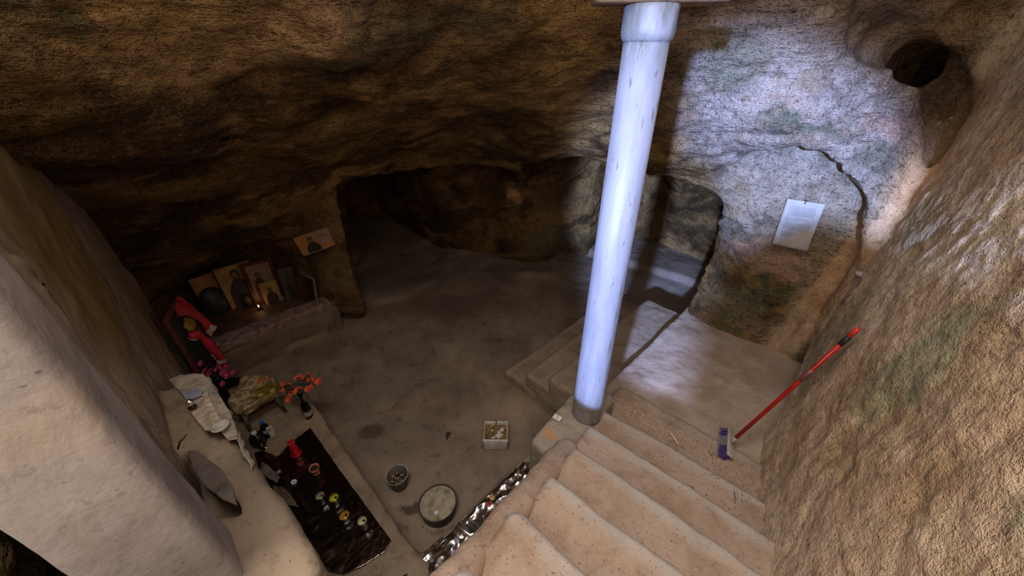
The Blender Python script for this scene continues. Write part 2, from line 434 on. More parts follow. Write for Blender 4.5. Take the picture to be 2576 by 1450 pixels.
right_patches = [
    (A(2310, 1180, 0.95), (0.05, 0.2, 0.3), (0.60, 0.34, 0.17), 0.8), (A(2160, 1350, 0.95), (0.12, 0.2, 0.12), (0.60, 0.42, 0.25), 0.7), (A(2400, 900, 1.0), (0.10, 0.2, 0.2), (0.74, 0.60, 0.42), 0.7), (A(2240, 1000, 1.3), (0.06, 0.2, 0.2), (0.40, 0.25, 0.13), 0.6), (A(2520, 1250, 0.8), (0.10, 0.2, 0.16), (0.40, 0.42, 0.30), 0.7),
    (A(2150, 740, 3.0), (0.35, 0.35, 0.5), (0.58, 0.33, 0.16), 0.9), (A(2280, 560, 2.65), (0.35, 0.35, 0.45), (0.58, 0.34, 0.17), 0.9), (A(2400, 380, 2.4), (0.3, 0.3, 0.45), (0.56, 0.33, 0.17), 0.9), (A(2320, 460, 2.6), (0.10, 0.2, 0.12), (0.16, 0.21, 0.07), 0.8),
    (A(2300, 400, 2.2), (0.6, 0.6, 0.25), (0.60, 0.38, 0.20), 0.6),
    (A(2150, 700, 2.6), (0.5, 0.6, 0.25), (0.60, 0.38, 0.20), 0.6),
    (A(2420, 400, 1.4), (0.25, 0.3, 0.18), (0.16, 0.15, 0.05), 0.8),
    (A(2330, 560, 2.2), (0.3, 0.3, 0.12), (0.18, 0.22, 0.10), 0.5),
    (A(2050, 850, 2.6), (0.30, 0.4, 0.35), (0.20, 0.21, 0.13), 0.75),
    (A(2230, 850, 1.6), (0.14, 0.3, 0.5), (0.24, 0.30, 0.17), 0.8),
    (A(2120, 1180, 1.1), (0.12, 0.3, 0.14), (0.24, 0.33, 0.20), 0.85),
    (A(2450, 1080, 0.9), (0.12, 0.2, 0.35), (0.28, 0.36, 0.24), 0.8),
    (A(2380, 740, 1.2), (0.25, 0.3, 0.14), (0.52, 0.40, 0.26), 0.5),
    (A(2250, 680, 1.7), (0.14, 0.3, 0.12), (0.32, 0.16, 0.06), 0.5),
    (A(1960, 1130, 1.7), (0.16, 0.3, 0.25), (0.42, 0.26, 0.16), 0.7),
]
RROCK = ((0.66, 0.49, 0.33), (0.46, 0.32, 0.19), (0.78, 0.63, 0.46))
M['right_rock'] = rock_material('right_rock', RROCK[1], RROCK[2], crack=0.15, fine=0.9, speck=0.5)

# ------------------------------------------------------------------ cave rock: one solid with the rooms carved out
HR = 0.022
gx = np.arange(-4.6, 5.4, HR); gy = np.arange(-1.3, 8.4, HR); gz = np.arange(-0.12, 4.75, HR)
ctrl = [(0, 0, 1.25), (300, 0, 1.5), (600, 0, 1.75), (900, 0, 1.95), (1200, 0, 2.15), (1500, 0, 2.3), (1800, 0, 2.3), (2100, 0, 2.1), (2400, 0, 2.15),
        (0, 200, 1.33), (300, 200, 1.75), (600, 200, 2.2), (900, 200, 2.55), (1200, 200, 2.9), (1500, 200, 2.95), (1800, 200, 2.68), (2100, 200, 2.40), (2350, 200, 2.32),
        (450, 100, 1.75), (900, 110, 2.1), (1300, 90, 2.45), (0, 320, 1.42), (300, 340, 1.95), (600, 300, 2.35), (900, 300, 3.2), (1200, 300, 3.7), (1500, 310, 3.6),
        (0, 430, 1.55), (250, 450, 2.3), (600, 400, 3.0), (870, 440, 4.2), (1000, 405, 4.3), (1200, 360, 4.35), (1340, 400, 4.4), (1500, 410, 4.4), (1640, 440, 3.85), (1740, 480, 3.7),
        (1840, 400, 3.15), (2000, 340, 2.58), (1900, 365, 2.84), (2100, 400, 2.52), (2200, 520, 2.50), (2185, 640, 2.60), (2350, 400, 2.5), (2250, 600, 2.85),
        (250, 530, 2.75), (350, 650, 3.4), (600, 520, 3.6), (600, 610, 4.45), (600, 700, 5.0), (600, 770, 5.35), (700, 690, 5.1), (800, 500, 4.15), (800, 600, 4.30), (780, 740, 4.95), (520, 700, 4.95),
        (860, 700, 4.72), (890, 780, 4.98), (880, 560, 4.4), (500, 780, 5.0)]
cx = [A(*c) for c in ctrl]
cx += [Vector(p) for p in [(0.36, 5.55, 0.0), (0.34, 5.5, 0.9), (0.30, 5.35, 1.6), (1.4, 6.0, 0.0), (1.35, 5.9, 1.2), (1.3, 5.5, 1.75),
       (2.62, 2.84, 0.4), (2.62, 2.80, 1.0), (2.30, 3.02, 1.5), (1.98, 3.44, 0.3), (1.98, 3.42, 1.0), (3.2, 2.3, 0.7), (3.2, 2.3, 1.8), (3.3, 2.2, 2.7),
       (-0.9, 5.1, 0.6), (-0.9, 5.1, 1.5), (-1.6, 4.6, 0.8), (-3.9, 3.2, 0.2), (-3.9, 3.1, 1.2), (-3.9, 2.6, 2.2), (-3.6, 2.0, 3.2), (-4.4, 2.6, 0.2),
       (-3.0, 1.7, 3.9), (-1.6, 1.35, 3.9), (-0.8, 1.8, 3.9), (0, 2.3, 3.9), (0.8, 2.3, 3.9), (1.6, 1.9, 3.9), (2.4, 1.7, 3.9), (3.4, 1.6, 3.9), (5.0, 0.8, 2.0), (5.0, 0.9, 0.2), (5.0, 0.5, 3.8),
       (-4.4, 0.9, 4.4), (-2.5, 0.9, 4.4), (-1.0, 1.1, 4.4), (0.3, 1.4, 4.4), (1.6, 1.2, 4.4), (3.0, 0.9, 4.4), (5.0, 0.4, 4.4), (-2.5, 0.5, 4.75), (0, 0.8, 4.75), (2.5, 0.5, 4.75)]]
C = np.array([(c.x, c.z, c.y) for c in cx])
def tps(d2): return np.where(d2 > 1e-12, 0.5 * d2 * np.log(np.maximum(d2, 1e-12)), 0)
n = len(C); D2 = ((C[:, None, :2] - C[None, :, :2]) ** 2).sum(2)
Km = tps(D2) + np.eye(n) * 0.03; Pm = np.c_[np.ones(n), C[:, :2]]
sol = np.linalg.solve(np.block([[Km, Pm], [Pm.T, np.zeros((3, 3))]]), np.r_[C[:, 2], np.zeros(3)])
GX, GZ = np.meshgrid(gx, gz, indexing='ij')
YS = sol[n] + sol[n + 1] * GX + sol[n + 2] * GZ
for i in range(n): YS += sol[i] * tps((GX - C[i, 0]) ** 2 + (GZ - C[i, 1]) ** 2)
PX, PY = np.meshgrid(gx, gy, indexing='ij')
P2 = ((PX + PY) / R2).astype(np.float32); Q2 = ((PY - PX) / R2).astype(np.float32)
gz32 = gz.astype(np.float32)
def qwall(p, z): return -0.30 + 0.16 * (p - 1.35) - 0.143 * (z - 0.65)
FR = (YS.astype(np.float32)[:, None, :] - gy.astype(np.float32)[None, :, None]) * np.float32(0.72)
QW = Q2[:, :, None] - (-0.30 + 0.16 * (P2 - 1.35) - 1.0 * np.maximum(P2 - 3.88, 0))[:, :, None] + np.float32(0.143) * (gz32 - 0.65)[None, None, :]
QJ = np.maximum(np.maximum(Q2 + 0.53, (P2 + 0.55) * 1.0)[:, :, None], gz32[None, None, :] - 3.0)  # unseen jamb behind the eye, added to block blue light from the right wall
QW = np.minimum(QW, QJ.astype(np.float32)); del QJ
FR = smin(FR, QW, np.float32(0.08)); del QW
FR = np.minimum(FR, np.maximum((P2 + 0.78)[:, :, None], np.minimum(gz32[None, None, :] - 2.05, (1.2 - Q2)[:, :, None])))
def carve(poly, ztop, k=0.3, zslope=(0, 0), u=0.10):
    global FR
    d = -sdpoly(P2, Q2, poly).astype(np.float32)
    zt = np.float32(ztop) + zslope[0] * (P2 - poly[0][0]) + zslope[1] * (Q2 - poly[0][1])
    FR = smax(FR, smin(np.broadcast_to(d[:, :, None], FR.shape), zt[:, :, None].astype(np.float32) - gz32[None, None, :], np.float32(k)), np.float32(u))
carve([(1.50, 3.9), (1.52, 4.6), (1.62, 5.75), (3.35, 5.7), (3.45, 5.25), (4.05, 4.62), (4.25, 3.85), (3.3, 3.4)], 1.86, 0.22)     # alcove
carve([(3.95, 3.45), (4.66, 3.50), (4.60, 3.70), (4.36, 3.84), (4.19, 4.14), (3.95, 4.1)], 1.86, 0.22)
carve([(2.12, 5.3), (2.08, 7.6), (3.48, 7.6), (3.42, 5.3)], 1.50, 0.32, u=0.04)                                                # dark doorway
carve([(3.6, 0.98), (4.4, 1.02), (5.25, 1.0), (6.1, 1.25), (6.35, 1.8), (6.5, 2.6), (6.6, 3.45), (5.6, 3.35), (5.28, 3.32), (4.35, 3.72), (3.3, 3.4)], 2.02, 0.26, u=0.06)   # blue recess
# arched shallow niche holding the notice
arch = [at_p(u, v, 3.43) for u, v in [(1690, 900), (1700, 470), (1790, 425), (1900, 385), (2010, 372), (2080, 400), (2130, 460), (2170, 530), (2165, 620), (2120, 720), (2060, 800), (2010, 980)]]
apoly = [(to_pq(p)[1], p.z) for p in arch]
ix = (gx > 1.0) & (gx < 3.6); iy = (gy > 1.8) & (gy < 4.4)
sub = np.ix_(ix, iy, np.ones(len(gz), bool))
q3 = np.broadcast_to(Q2[np.ix_(ix, iy)][:, :, None], FR[sub].shape); z3 = np.broadcast_to(gz32[None, None, :], q3.shape)
FR[sub] = smax(FR[sub], smin(-sdpoly(q3, z3, apoly), (3.72 + 0.03 * np.sin(z3 * 5) - P2[np.ix_(ix, iy)][:, :, None]), 0.05), 0.03)
# crevice, upper right
def capsule(a, b, r0, r1):
    global FR
    lo = np.minimum(a, b) - max(r0, r1) - 0.3; hi = np.maximum(a, b) + max(r0, r1) + 0.3
    ix = (gx > lo[0]) & (gx < hi[0]); iy = (gy > lo[1]) & (gy < hi[1]); iz = (gz > lo[2]) & (gz < hi[2])
    s = np.ix_(ix, iy, iz)
    X, Y, Z = np.meshgrid(gx[ix], gy[iy], gz[iz], indexing='ij')
    d = np.array(b) - np.array(a); t = np.clip(((X - a[0]) * d[0] + (Y - a[1]) * d[1] + (Z - a[2]) * d[2]) / (d @ d), 0, 1)
    dist = np.sqrt((X - a[0] - t * d[0]) ** 2 + (Y - a[1] - t * d[1]) ** 2 + (Z - a[2] - t * d[2]) ** 2)
    FR[s] = smax(FR[s], (r0 + (r1 - r0) * t) - dist, 0.04)
for a_, b_, r0, r1 in [((2190, 10, 2.10), (2250, 110, 2.27), 0.10, 0.11), ((2250, 110, 2.28), (2340, 180, 2.4), 0.11, 0.12), ((2300, 150, 2.45), (2375, 225, 3.2), 0.10, 0.17),
                       ((2375, 230, 2.40), (2390, 430, 2.42), 0.11, 0.09), ((2420, 40, 2.2), (2405, 260, 2.3), 0.06, 0.09), ((1960, 205, 2.42), (2060, 215, 2.42), 0.04, 0.04),
                       ((2190, 400, 2.62), (2285, 440, 2.62), 0.035, 0.035)]:
    capsule(np.array(A(*a_)), np.array(A(*b_)), r0, r1)
# long cracks following the beds of the ceiling
for a_, b_, r0, r1 in [((20, 300, 1.40), (180, 265, 1.56), 0.03, 0.06), ((180, 265, 1.56), (330, 250, 1.74), 0.06, 0.03),
                       ((560, 215, 2.12), (660, 175, 2.20), 0.03, 0.07), ((660, 175, 2.20), (930, 185, 2.50), 0.07, 0.04),
                       ((965, 0, 1.98), (925, 110, 2.14), 0.05, 0.05), ((480, 350, 2.35), (560, 325, 2.45), 0.04, 0.06), ((560, 325, 2.45), (700, 325, 2.75), 0.06, 0.04)]:
    capsule(np.array(A(*a_)), np.array(A(*b_)), r0, r1)
V, Q = surface_nets(FR, (gx[0], gy[0], gz[0]), HR); del FR
def relax(V, w, it):
    V = V.copy(); Qa = Q[(w[Q] > 1e-3).any(1)]; ids = np.unique(Qa); mp_ = np.zeros(len(V), np.int64); mp_[ids] = np.arange(len(ids))
    V[ids] = relax_(V[ids], w[ids], it, mp_[Qa]); return V
def relax_(V, w, it, Q):
    _cn = np.bincount(Q.ravel(), minlength=len(V)) * 2.0
    for _ in range(it):
        S_ = np.zeros_like(V)
        for a_ in range(4):
            for b_ in ((a_ + 1) % 4, (a_ + 3) % 4):
                for d_ in range(3): S_[:, d_] += np.bincount(Q[:, a_], weights=V[Q[:, b_], d_], minlength=len(V))
        V = V + (S_ / np.maximum(_cn, 1)[:, None] - V) * w[:, None]
    return V
_p = (V[:, 0] + V[:, 1]) / R2; _q = (V[:, 1] - V[:, 0]) / R2
V = relax(V, 0.6 * ((np.abs(_p - 3.85) < 0.45) & (np.abs(_q + 0.05) < 0.5)), 12)
V = relax(V, 0.6 * np.exp(-((_p - 4.3) / 0.3) ** 2 - ((_q - 3.85) / 0.3) ** 2) * np.clip(V[:, 2] / 0.3, 0, 1), 40)
N = vnormals(V, Q)
vp = (V[:, 0] + V[:, 1]) / R2; vq = (V[:, 1] - V[:, 0]) / R2
def sstep(x, a, b): t = np.clip((x - a) / (b - a), 0, 1); return t * t * (3 - 2 * t)
wr_ = (1 - sstep(np.abs(vq - qwall(vp, V[:, 2])), 0.05, 0.22)) * (1 - sstep(vp, 3.70, 4.0))
isr = (np.abs(vq - qwall(vp, V[:, 2])) < 0.10) & (vp < 3.95)
amp = (1 - 0.45 * wr_) * (0.35 + 0.65 * sstep(V[:, 2], 0.0, 1.7)) * (1 - 0.6 * sstep(vq, 5.6, 6.0))
amp *= 1 - 0.6 * np.exp(-((vp - 3.72) / 0.05) ** 2)
W = V + 0.12 * np.stack([fbm(V, 2, 2, 5), fbm(V, 2, 2, 9), fbm(V, 2, 2, 13)], 1)
S = np.stack([W[:, 0] * 0.8, W[:, 1] * 0.8, (W[:, 2] - 0.30 * W[:, 0]) * 3.6], 1)
d = 0.045 * fbm(W, 1.7, 3, 21) + (0.020 + 0.018 * sstep(V[:, 0], 0.8, 1.6)) * fbm(S, 1.25, 4, 31, 0.55, ridge=True) - 0.015
d += 0.008 * fbm(W, 9, 3, 41)
dr = 0.010 * fbm(W, 2.6, 2, 51) + 0.006 * fbm(W, 9, 3, 61, 0.6) - 0.01 * np.abs(fbm(W, 16, 2, 71)) + 0.035 * np.maximum(0, fbm(V * np.array([[1, 1, .7]]), 4.5, 3, 81) - 0.30)
V = V - N * ((dr * 1.6 * wr_ + d * (1 - wr_)) * amp * (1 - 0.5 * np.exp(-((vp - 3.9) / 0.15) ** 2) * (np.abs(vq) < 0.6)))[:, None]
fc = V[Q].mean(1); fr = isr[Q].sum(1) >= 2
fceil = (~fr) & (fc[:, 2] > 2.0 + 0.0 * fc[:, 0]) 
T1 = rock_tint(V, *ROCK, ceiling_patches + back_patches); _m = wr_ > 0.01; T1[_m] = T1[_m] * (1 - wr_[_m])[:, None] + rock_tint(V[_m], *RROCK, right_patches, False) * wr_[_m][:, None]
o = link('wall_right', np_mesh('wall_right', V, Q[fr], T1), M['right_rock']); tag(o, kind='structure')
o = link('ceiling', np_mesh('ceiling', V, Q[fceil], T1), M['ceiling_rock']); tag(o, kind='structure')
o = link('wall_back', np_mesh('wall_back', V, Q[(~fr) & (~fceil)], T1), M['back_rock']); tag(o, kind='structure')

# ------------------------------------------------------------------ floor
def floor_material():
    t = NT('cave_floor'); w = t.warp(t.pos, 1.2, 0.5, 2); wq = t.warp(t.pos, 6, 0.2)
    n = t.noise(w, 1.6, 5, 0.62)
    c = t.ramp(n, [(0.30, (0.16, 0.122, 0.092)), (0.50, (0.26, 0.203, 0.155)), (0.72, (0.38, 0.305, 0.235))])
    n2 = t.noise(w, 7, 4, 0.65)
    c = t.mix(t.rmp(n2, 0.44, 0.30, 0, 0.6), c, (0.09, 0.068, 0.05))
    c = t.mix(t.rmp(n2, 0.60, 0.76, 0, 0.5), c, (0.36, 0.29, 0.23))
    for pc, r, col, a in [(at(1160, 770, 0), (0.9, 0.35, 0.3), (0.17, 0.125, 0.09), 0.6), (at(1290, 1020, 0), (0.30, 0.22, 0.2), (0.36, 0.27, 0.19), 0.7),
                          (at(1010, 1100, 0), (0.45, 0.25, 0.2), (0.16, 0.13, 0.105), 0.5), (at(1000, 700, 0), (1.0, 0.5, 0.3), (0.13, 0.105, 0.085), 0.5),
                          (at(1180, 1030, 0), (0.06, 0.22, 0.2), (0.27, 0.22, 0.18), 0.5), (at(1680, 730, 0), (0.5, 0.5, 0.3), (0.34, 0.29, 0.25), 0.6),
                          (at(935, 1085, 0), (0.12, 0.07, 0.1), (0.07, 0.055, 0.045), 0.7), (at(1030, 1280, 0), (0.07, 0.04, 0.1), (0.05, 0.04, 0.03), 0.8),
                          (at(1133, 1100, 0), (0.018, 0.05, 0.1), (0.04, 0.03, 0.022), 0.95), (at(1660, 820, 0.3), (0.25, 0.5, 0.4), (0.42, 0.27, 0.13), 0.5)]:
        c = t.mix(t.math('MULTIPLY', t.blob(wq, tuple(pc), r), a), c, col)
    sp = t.vor(t.warp(t.pos, 20, 0.03), 16)
    c = t.mix(t.rmp(sp, 0.10, 0.05, 0, 0.8), c, (0.48, 0.40, 0.33))
    sp2 = t.vor(t.scaled(t.pos, 1, (3.3, 1.7, 0)), 11)
    c = t.mix(t.rmp(sp2, 0.12, 0.06, 0, 0.7), c, (0.05, 0.037, 0.027))
    nb = t.bump(n, 0.5, 0.05); nb = t.bump(n2, 0.6, 0.02, nb); nb = t.bump(t.noise(t.pos, 45, 3, 0.7), 0.5, 0.008, nb)
    return t.done(c, 0.85, nb, Specular_IOR_Level=0.3)
M['floor'] = floor_material()
def floor_z(x, y):
    p = (x + y) / R2; q = (y - x) / R2
    P = np.stack([x, y, 0 * x], 1)
    z = 0.020 * fbm(P, 1.3, 3, 3) + 0.006 * fbm(P, 7, 3, 4)
    def g(px, py, sx, sy): return np.exp(-((x - px) / sx) ** 2 - ((y - py) / sy) ** 2)
    a = at(1290, 1010, 0); z += 0.10 * g(a.x, a.y, 0.20, 0.26)
    z += 0.10 * sstep(p + 0.15 * (q - 1.4), 5.55, 5.63) * sstep(q, 0.5, 0.9) * (q < 3.6)        # sill of the blue recess
    z += 0.05 * sstep(q, 5.55, 5.75)
    z += 0.06 * sstep(q - 0.25 * np.sin(p * 2), 4.55, 4.75) * sstep(p, 1.6, 1.9) * sstep(-p, -4.2, -3.9) 
    a = at(1340, 690, 0); z += 0.05 * g(a.x, a.y, 0.5, 0.12)
    return z - 0.01
fx = np.arange(-4.4, 5.3, 0.028); fy = np.arange(-0.6, 8.3, 0.028)
FX, FY = np.meshgrid(fx, fy, indexing='ij'); FZ = floor_z(FX.ravel(), FY.ravel())
FV = np.stack([FX.ravel(), FY.ravel(), FZ], 1); I = np.arange(FX.size).reshape(FX.shape)
FQ = np.stack([I[:-1, :-1].ravel(), I[1:, :-1].ravel(), I[1:, 1:].ravel(), I[:-1, 1:].ravel()], 1)
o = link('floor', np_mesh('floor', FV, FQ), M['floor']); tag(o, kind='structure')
def fz(x, y): return float(floor_z(np.array([x]), np.array([y]))[0])

# ------------------------------------------------------------------ plaster wall on the left
def plaster_material(name, base, stain, patches=(), rust=0.0, fine=1.0):
    t = NT(name); w = t.warp(t.pos, 1.6, 0.3, 2); wq = t.warp(t.pos, 4, 0.25)
    n = t.noise(w, 2.6, 4, 0.6)
    c = t.ramp(n, [(0.30, tuple(x * 0.72 for x in base)), (0.52, base), (0.75, tuple(min(1, x * 1.16) for x in base))])
    sv = t.scaled(w, (3.0, 3.0, 0.6)); s = t.noise(sv, 2.4, 5, 0.6)
    c = t.mix(t.rmp(s, 0.50, 0.68, 0, 0.75), c, stain)
    for pc, r, col, a in patches:
        c = t.mix(t.math('MULTIPLY', t.blob(wq, tuple(pc), r), a), c, col)
    n2 = t.noise(t.pos, 30, 3, 0.7)
    c = t.mix(t.rmp(n2, 0.42, 0.32, 0, 0.35), c, tuple(x * 0.5 for x in stain))
    sp = t.vor(t.warp(t.pos, 15, 0.04), 13)
    c = t.mix(t.rmp(sp, 0.09, 0.04, 0, 0.7), c, tuple(x * 0.35 for x in stain))
    nb = t.bump(n, 0.5, 0.03); nb = t.bump(s, 0.35, 0.02, nb); nb = t.bump(n2, 0.45, 0.006 * fine, nb); nb = t.bump(t.noise(t.pos, 130, 3, 0.6), 0.3, 0.0015 * fine, nb)
    return t.done(c, 0.88, nb, Specular_IOR_Level=0.25)
wl_patches = [(A(120, 600, 1.65), (0.55, 0.6, 0.60), (0.26, 0.165, 0.055), 0.95), (A(330, 740, 2.7), (0.6, 0.6, 0.45), (0.34, 0.25, 0.15), 0.75),
              (A(30, 470, 1.55), (0.3, 0.3, 0.15), (0.24, 0.19, 0.09), 0.7), (A(400, 830, 3.1), (0.16, 0.4, 0.5), (0.26, 0.13, 0.055), 0.6),
              (A(440, 900, 3.2), (0.10, 0.3, 0.5), (0.22, 0.22, 0.16), 0.4), (A(580, 1300, 1.5), (0.3, 0.3, 0.3), (0.21, 0.165, 0.125), 0.8),
              (A(380, 950, 2.1), (0.2, 0.2, 0.25), (0.38, 0.31, 0.25), 0.5)]
M['plaster_wall'] = plaster_material('plaster_wall', (0.37, 0.30, 0.225), (0.20, 0.14, 0.08), wl_patches)
hole_poly = [to_pq(at(u, v, 1.48)) for u, v in [(452, 1140), (462, 1205), (495, 1258), (555, 1295), (604, 1292), (592, 1262), (545, 1215), (500, 1148)]]
def fn_wall(X, Y, Z):      # local axes: x = p, y = q
    P = np.stack([X.ravel(), Y.ravel(), Z.ravel()], 1)
    wob = (0.018 * fbm(P, 2.2, 2, 77)).reshape(X.shape)
    d = sbox(X, Y, Z, (-0.46, 2.72, 1.6), (0.08, 1.62, 1.80), 0.04)
    d = smin(d, sbox(X, Y, Z, (-0.43, 1.43, 1.6), (0.11, 0.28, 1.8), 0.03) + wob, 0.05)
    d = smin(d, sbox(X + 0.10 * (Y - 1.7), Y, Z, (-0.34, 1.68, 0.72), (0.20, 0.76, 0.77), 0.05), 0.04)
    hole = smax(sdpoly(X, Y, hole_poly), np.abs(Z - 1.45) - 0.17, 0.01)
    return smax(d, -hole, 0.02) + wob * 0.6
def disp_plaster(a):
    def f(V): return a * (0.012 * fbm(V, 3, 3, 91) + 0.004 * fbm(V, 14, 3, 92))
    return f
def disp_wall(V):
    r = 0.012 * fbm(V, 3, 3, 91) + 0.004 * fbm(V, 14, 3, 92)
    cr = np.exp(-((V[:, 1] - 1.73 - 0.03 * np.sin(V[:, 2] * 9)) / 0.035) ** 2) * (V[:, 2] > 1.5)
    return r + cr * (0.012 + 0.03 * fbm(V, 22, 3, 95))
o = link('wall_left', sdf_mesh('wall_left', (-1.1, 0.85, -0.12), (0.12, 4.4, 3.45), 0.02, fn_wall, disp_wall), M['plaster_wall'])
o.rotation_euler.z = math.pi / 4; tag(o, kind='structure')

# near pillar
M['pillar'] = plaster_material('pillar_plaster', (0.40, 0.365, 0.355), (0.35, 0.305, 0.27),
    [(A(150, 1050, .82), (0.10, 0.10, 0.10), (0.45, 0.375, 0.29), 0.45), (A(50, 850, .82), (0.05, 0.06, 0.16), (0.45, 0.38, 0.30), 0.35), (A(230, 1150, .82), (0.06, 0.06, 0.08), (0.46, 0.36, 0.26), 0.5)], fine=0.8)
def fn_pillar(X, Y, Z):
    return sbox(X, Y, Z, (-0.405, 1.215, 1.9), (0.125, 0.125, 1.98), 0.035)
o = link('plaster_pillar', sdf_mesh('plaster_pillar', (-0.6, 1.0, -0.08), (-0.2, 1.4, 3.95), 0.014, fn_pillar, disp_plaster(0.2)), M['pillar'])
o.rotation_euler.z = math.pi / 4
tag(o, 'tall pale plastered pillar standing against the left wall close to the viewer', 'pillar')

# ------------------------------------------------------------------ stairs
def concrete_material(name, base, brown, grey, speck=0.8):
    t = NT(name); w = t.warp(t.pos, 2.2, 0.2, 2)
    n = t.noise(w, 3.2, 4, 0.62)
    c = t.ramp(n, [(0.30, brown), (0.50, base), (0.72, tuple(min(1, x * 1.12) for x in base))])
    g = t.noise(w, 5.5, 5, 0.6)
    c = t.mix(t.rmp(g, 0.52, 0.66, 0, 0.6), c, brown)
    at_ = t.n('ShaderNodeAttribute'); at_.attribute_name = 'wear'; at_.attribute_type = 'GEOMETRY'
    wr = t.math('MULTIPLY', at_.outputs['Fac'], t.rmp(t.noise(t.pos, 6, 4, 0.65), 0.25, 0.55, 0.3, 1.0))
    c = t.mix(wr, c, grey)
    n2 = t.noise(t.pos, 40, 3, 0.7)
    c = t.mix(t.rmp(n2, 0.42, 0.30, 0, 0.5), c, tuple(x * 0.5 for x in brown))
    c = t.mix(t.rmp(n2, 0.60, 0.74, 0, 0.35), c, tuple(min(1, x * 1.4) for x in base))
    sp = t.vor(t.warp(t.pos, 30, 0.03), 42)
    c = t.mix(t.rmp(sp, 0.16, 0.08, 0, speck), c, (0.09, 0.055, 0.035))
    sp2 = t.vor(t.scaled(t.pos, 1, (1.3, 2.7, 0.4)), 55)
    c = t.mix(t.rmp(sp2, 0.13, 0.07, 0, 0.6), c, (0.75, 0.66, 0.56))
    nb = t.bump(n, 0.5, 0.03); nb = t.bump(t.noise(t.pos, 14, 3, 0.65), 0.45, 0.012, nb); nb = t.bump(n2, 0.5, 0.005, nb); nb = t.bump(t.noise(t.pos, 160, 3, 0.6), 0.35, 0.0015, nb)
    return t.done(c, 0.9, nb, Specular_IOR_Level=0.2)
M['stair'] = concrete_material('stair_concrete', (0.405, 0.31, 0.24), (0.30, 0.205, 0.14), (0.44, 0.41, 0.375))
M['landing'] = concrete_material('landing_concrete', (0.44, 0.35, 0.28), (0.35, 0.25, 0.175), (0.55, 0.48, 0.41), 0.5)
M['lowstep'] = concrete_material('lower_step_concrete', (0.33, 0.26, 0.20), (0.24, 0.165, 0.105), (0.36, 0.29, 0.23), 0.4)
def step_mesh(name, p0, p1, q0, q1, z0, z1, seed, skew=0.0, r=0.035, h=0.016, nose='p', qskew=0.0, wear=1.0):
    """worn block; nose side gets the lighter wear band"""
    def fn(X, Y, Z):
        xx = X - skew * (Y - q1)
        yy = Y - qskew * (X - p1)
        return sbox(xx, yy, Z, ((p0 + p1) / 2, (q0 + q1) / 2, (z0 + z1) / 2), ((p1 - p0) / 2, (q1 - q0) / 2, (z1 - z0) / 2), r)
    def disp(V): 
        K = V + np.array([seed * 3.1, 0, 0])
        return 0.010 * fbm(K, 2.6, 2, 5) + 0.005 * fbm(K, 9, 3, 6) + 0.0015 * fbm(K, 30, 2, 7)
    m = 0.12
    me = sdf_mesh(name, (p0 - m, q0 - m, z0 - 0.03), (p1 + m, q1 + m, z1 + 0.04), h, fn, disp)
    n = len(me.vertices); co = np.empty(n * 3, np.float32); me.vertices.foreach_get('co', co); co = co.reshape(-1, 3)
    e = (p1 + skew * (co[:, 1] - q1) - co[:, 0]) if nose == 'p' else (q1 - co[:, 1])
    e = e + 0.02 * fbm(co.astype(float), 5, 2, 8)
    a = np.clip(1 - np.abs(e - 0.03) / 0.065, 0, 1) ** 0.7 * wear * (co[:, 2] > z1 - 0.08)
    at_ = me.attributes.new('wear', 'FLOAT', 'POINT'); at_.data.foreach_set('value', a.astype(np.float32))
    return me
stair = thing('stone_staircase', 'wide worn concrete steps coming down past the rock wall in the foreground', 'stairs', (0, 0, 0), math.pi / 4)
for i in range(6):
    zt = 0.83 + 0.17 * i; pn = 1.83 - 0.312 * i; ql = [0.87, 0.78, 0.69, 0.62, 0.57, 0.50, 0.46, 0.44][i]
    link('step', step_mesh('step', pn - 0.46, pn, -0.75, ql, zt - 0.42, zt, i, skew=-0.085, qskew=0.12), M['stair'], stair)
def fn_curb(X, Y, Z):
    top = 0.83 + (1.83 - X) / 0.312 * 0.17 - 0.085
    side = Y - (0.545 + 0.235 * X)
    d = smax(Z - top, side, 0.09)
    d = smax(d, (0.40 + 0.235 * X) - Y, 0.06); d = smax(d, X - 1.37, 0.12); return np.maximum(np.maximum(d, -0.15 - X), -0.05 - Z) * 0.9
cm = sdf_mesh('side_wall', (-0.28, 0.2, -0.1), (1.5, 1.15, 2.1), 0.02, fn_curb, lambda V: 0.009 * fbm(V, 3, 3, 14) + 0.005 * fbm(V, 12, 3, 15))
link('side_wall', cm, M['stair'], stair)
low = thing('stone_staircase', 'broad pale landing with low steps turning down to the cave floor', 'stairs', (0, 0, 0), math.pi / 4)
link('landing', step_mesh('landing', 1.55, 3.98, -0.9, 1.04, 0.20, 0.65, 21, h=0.022, nose='q', wear=0.5), M['landing'], low)
link('landing_ramp', step_mesh('landing_ramp', 1.50, 2.26, -0.9, 0.93, 0.30, 0.685, 22, skew=-0.05, h=0.02, wear=0.6, r=0.03), M['stair'], low)
for k, (qn, zt, pe) in enumerate([(1.54, 0.49, 3.97), (1.85, 0.33, 3.99), (2.15, 0.16, 4.02)]):
    link('step', step_mesh('step', 2.03, pe, qn - 0.62, qn, zt - 0.4, zt, 23 + k, h=0.018, nose='q'), M['lowstep'], low)

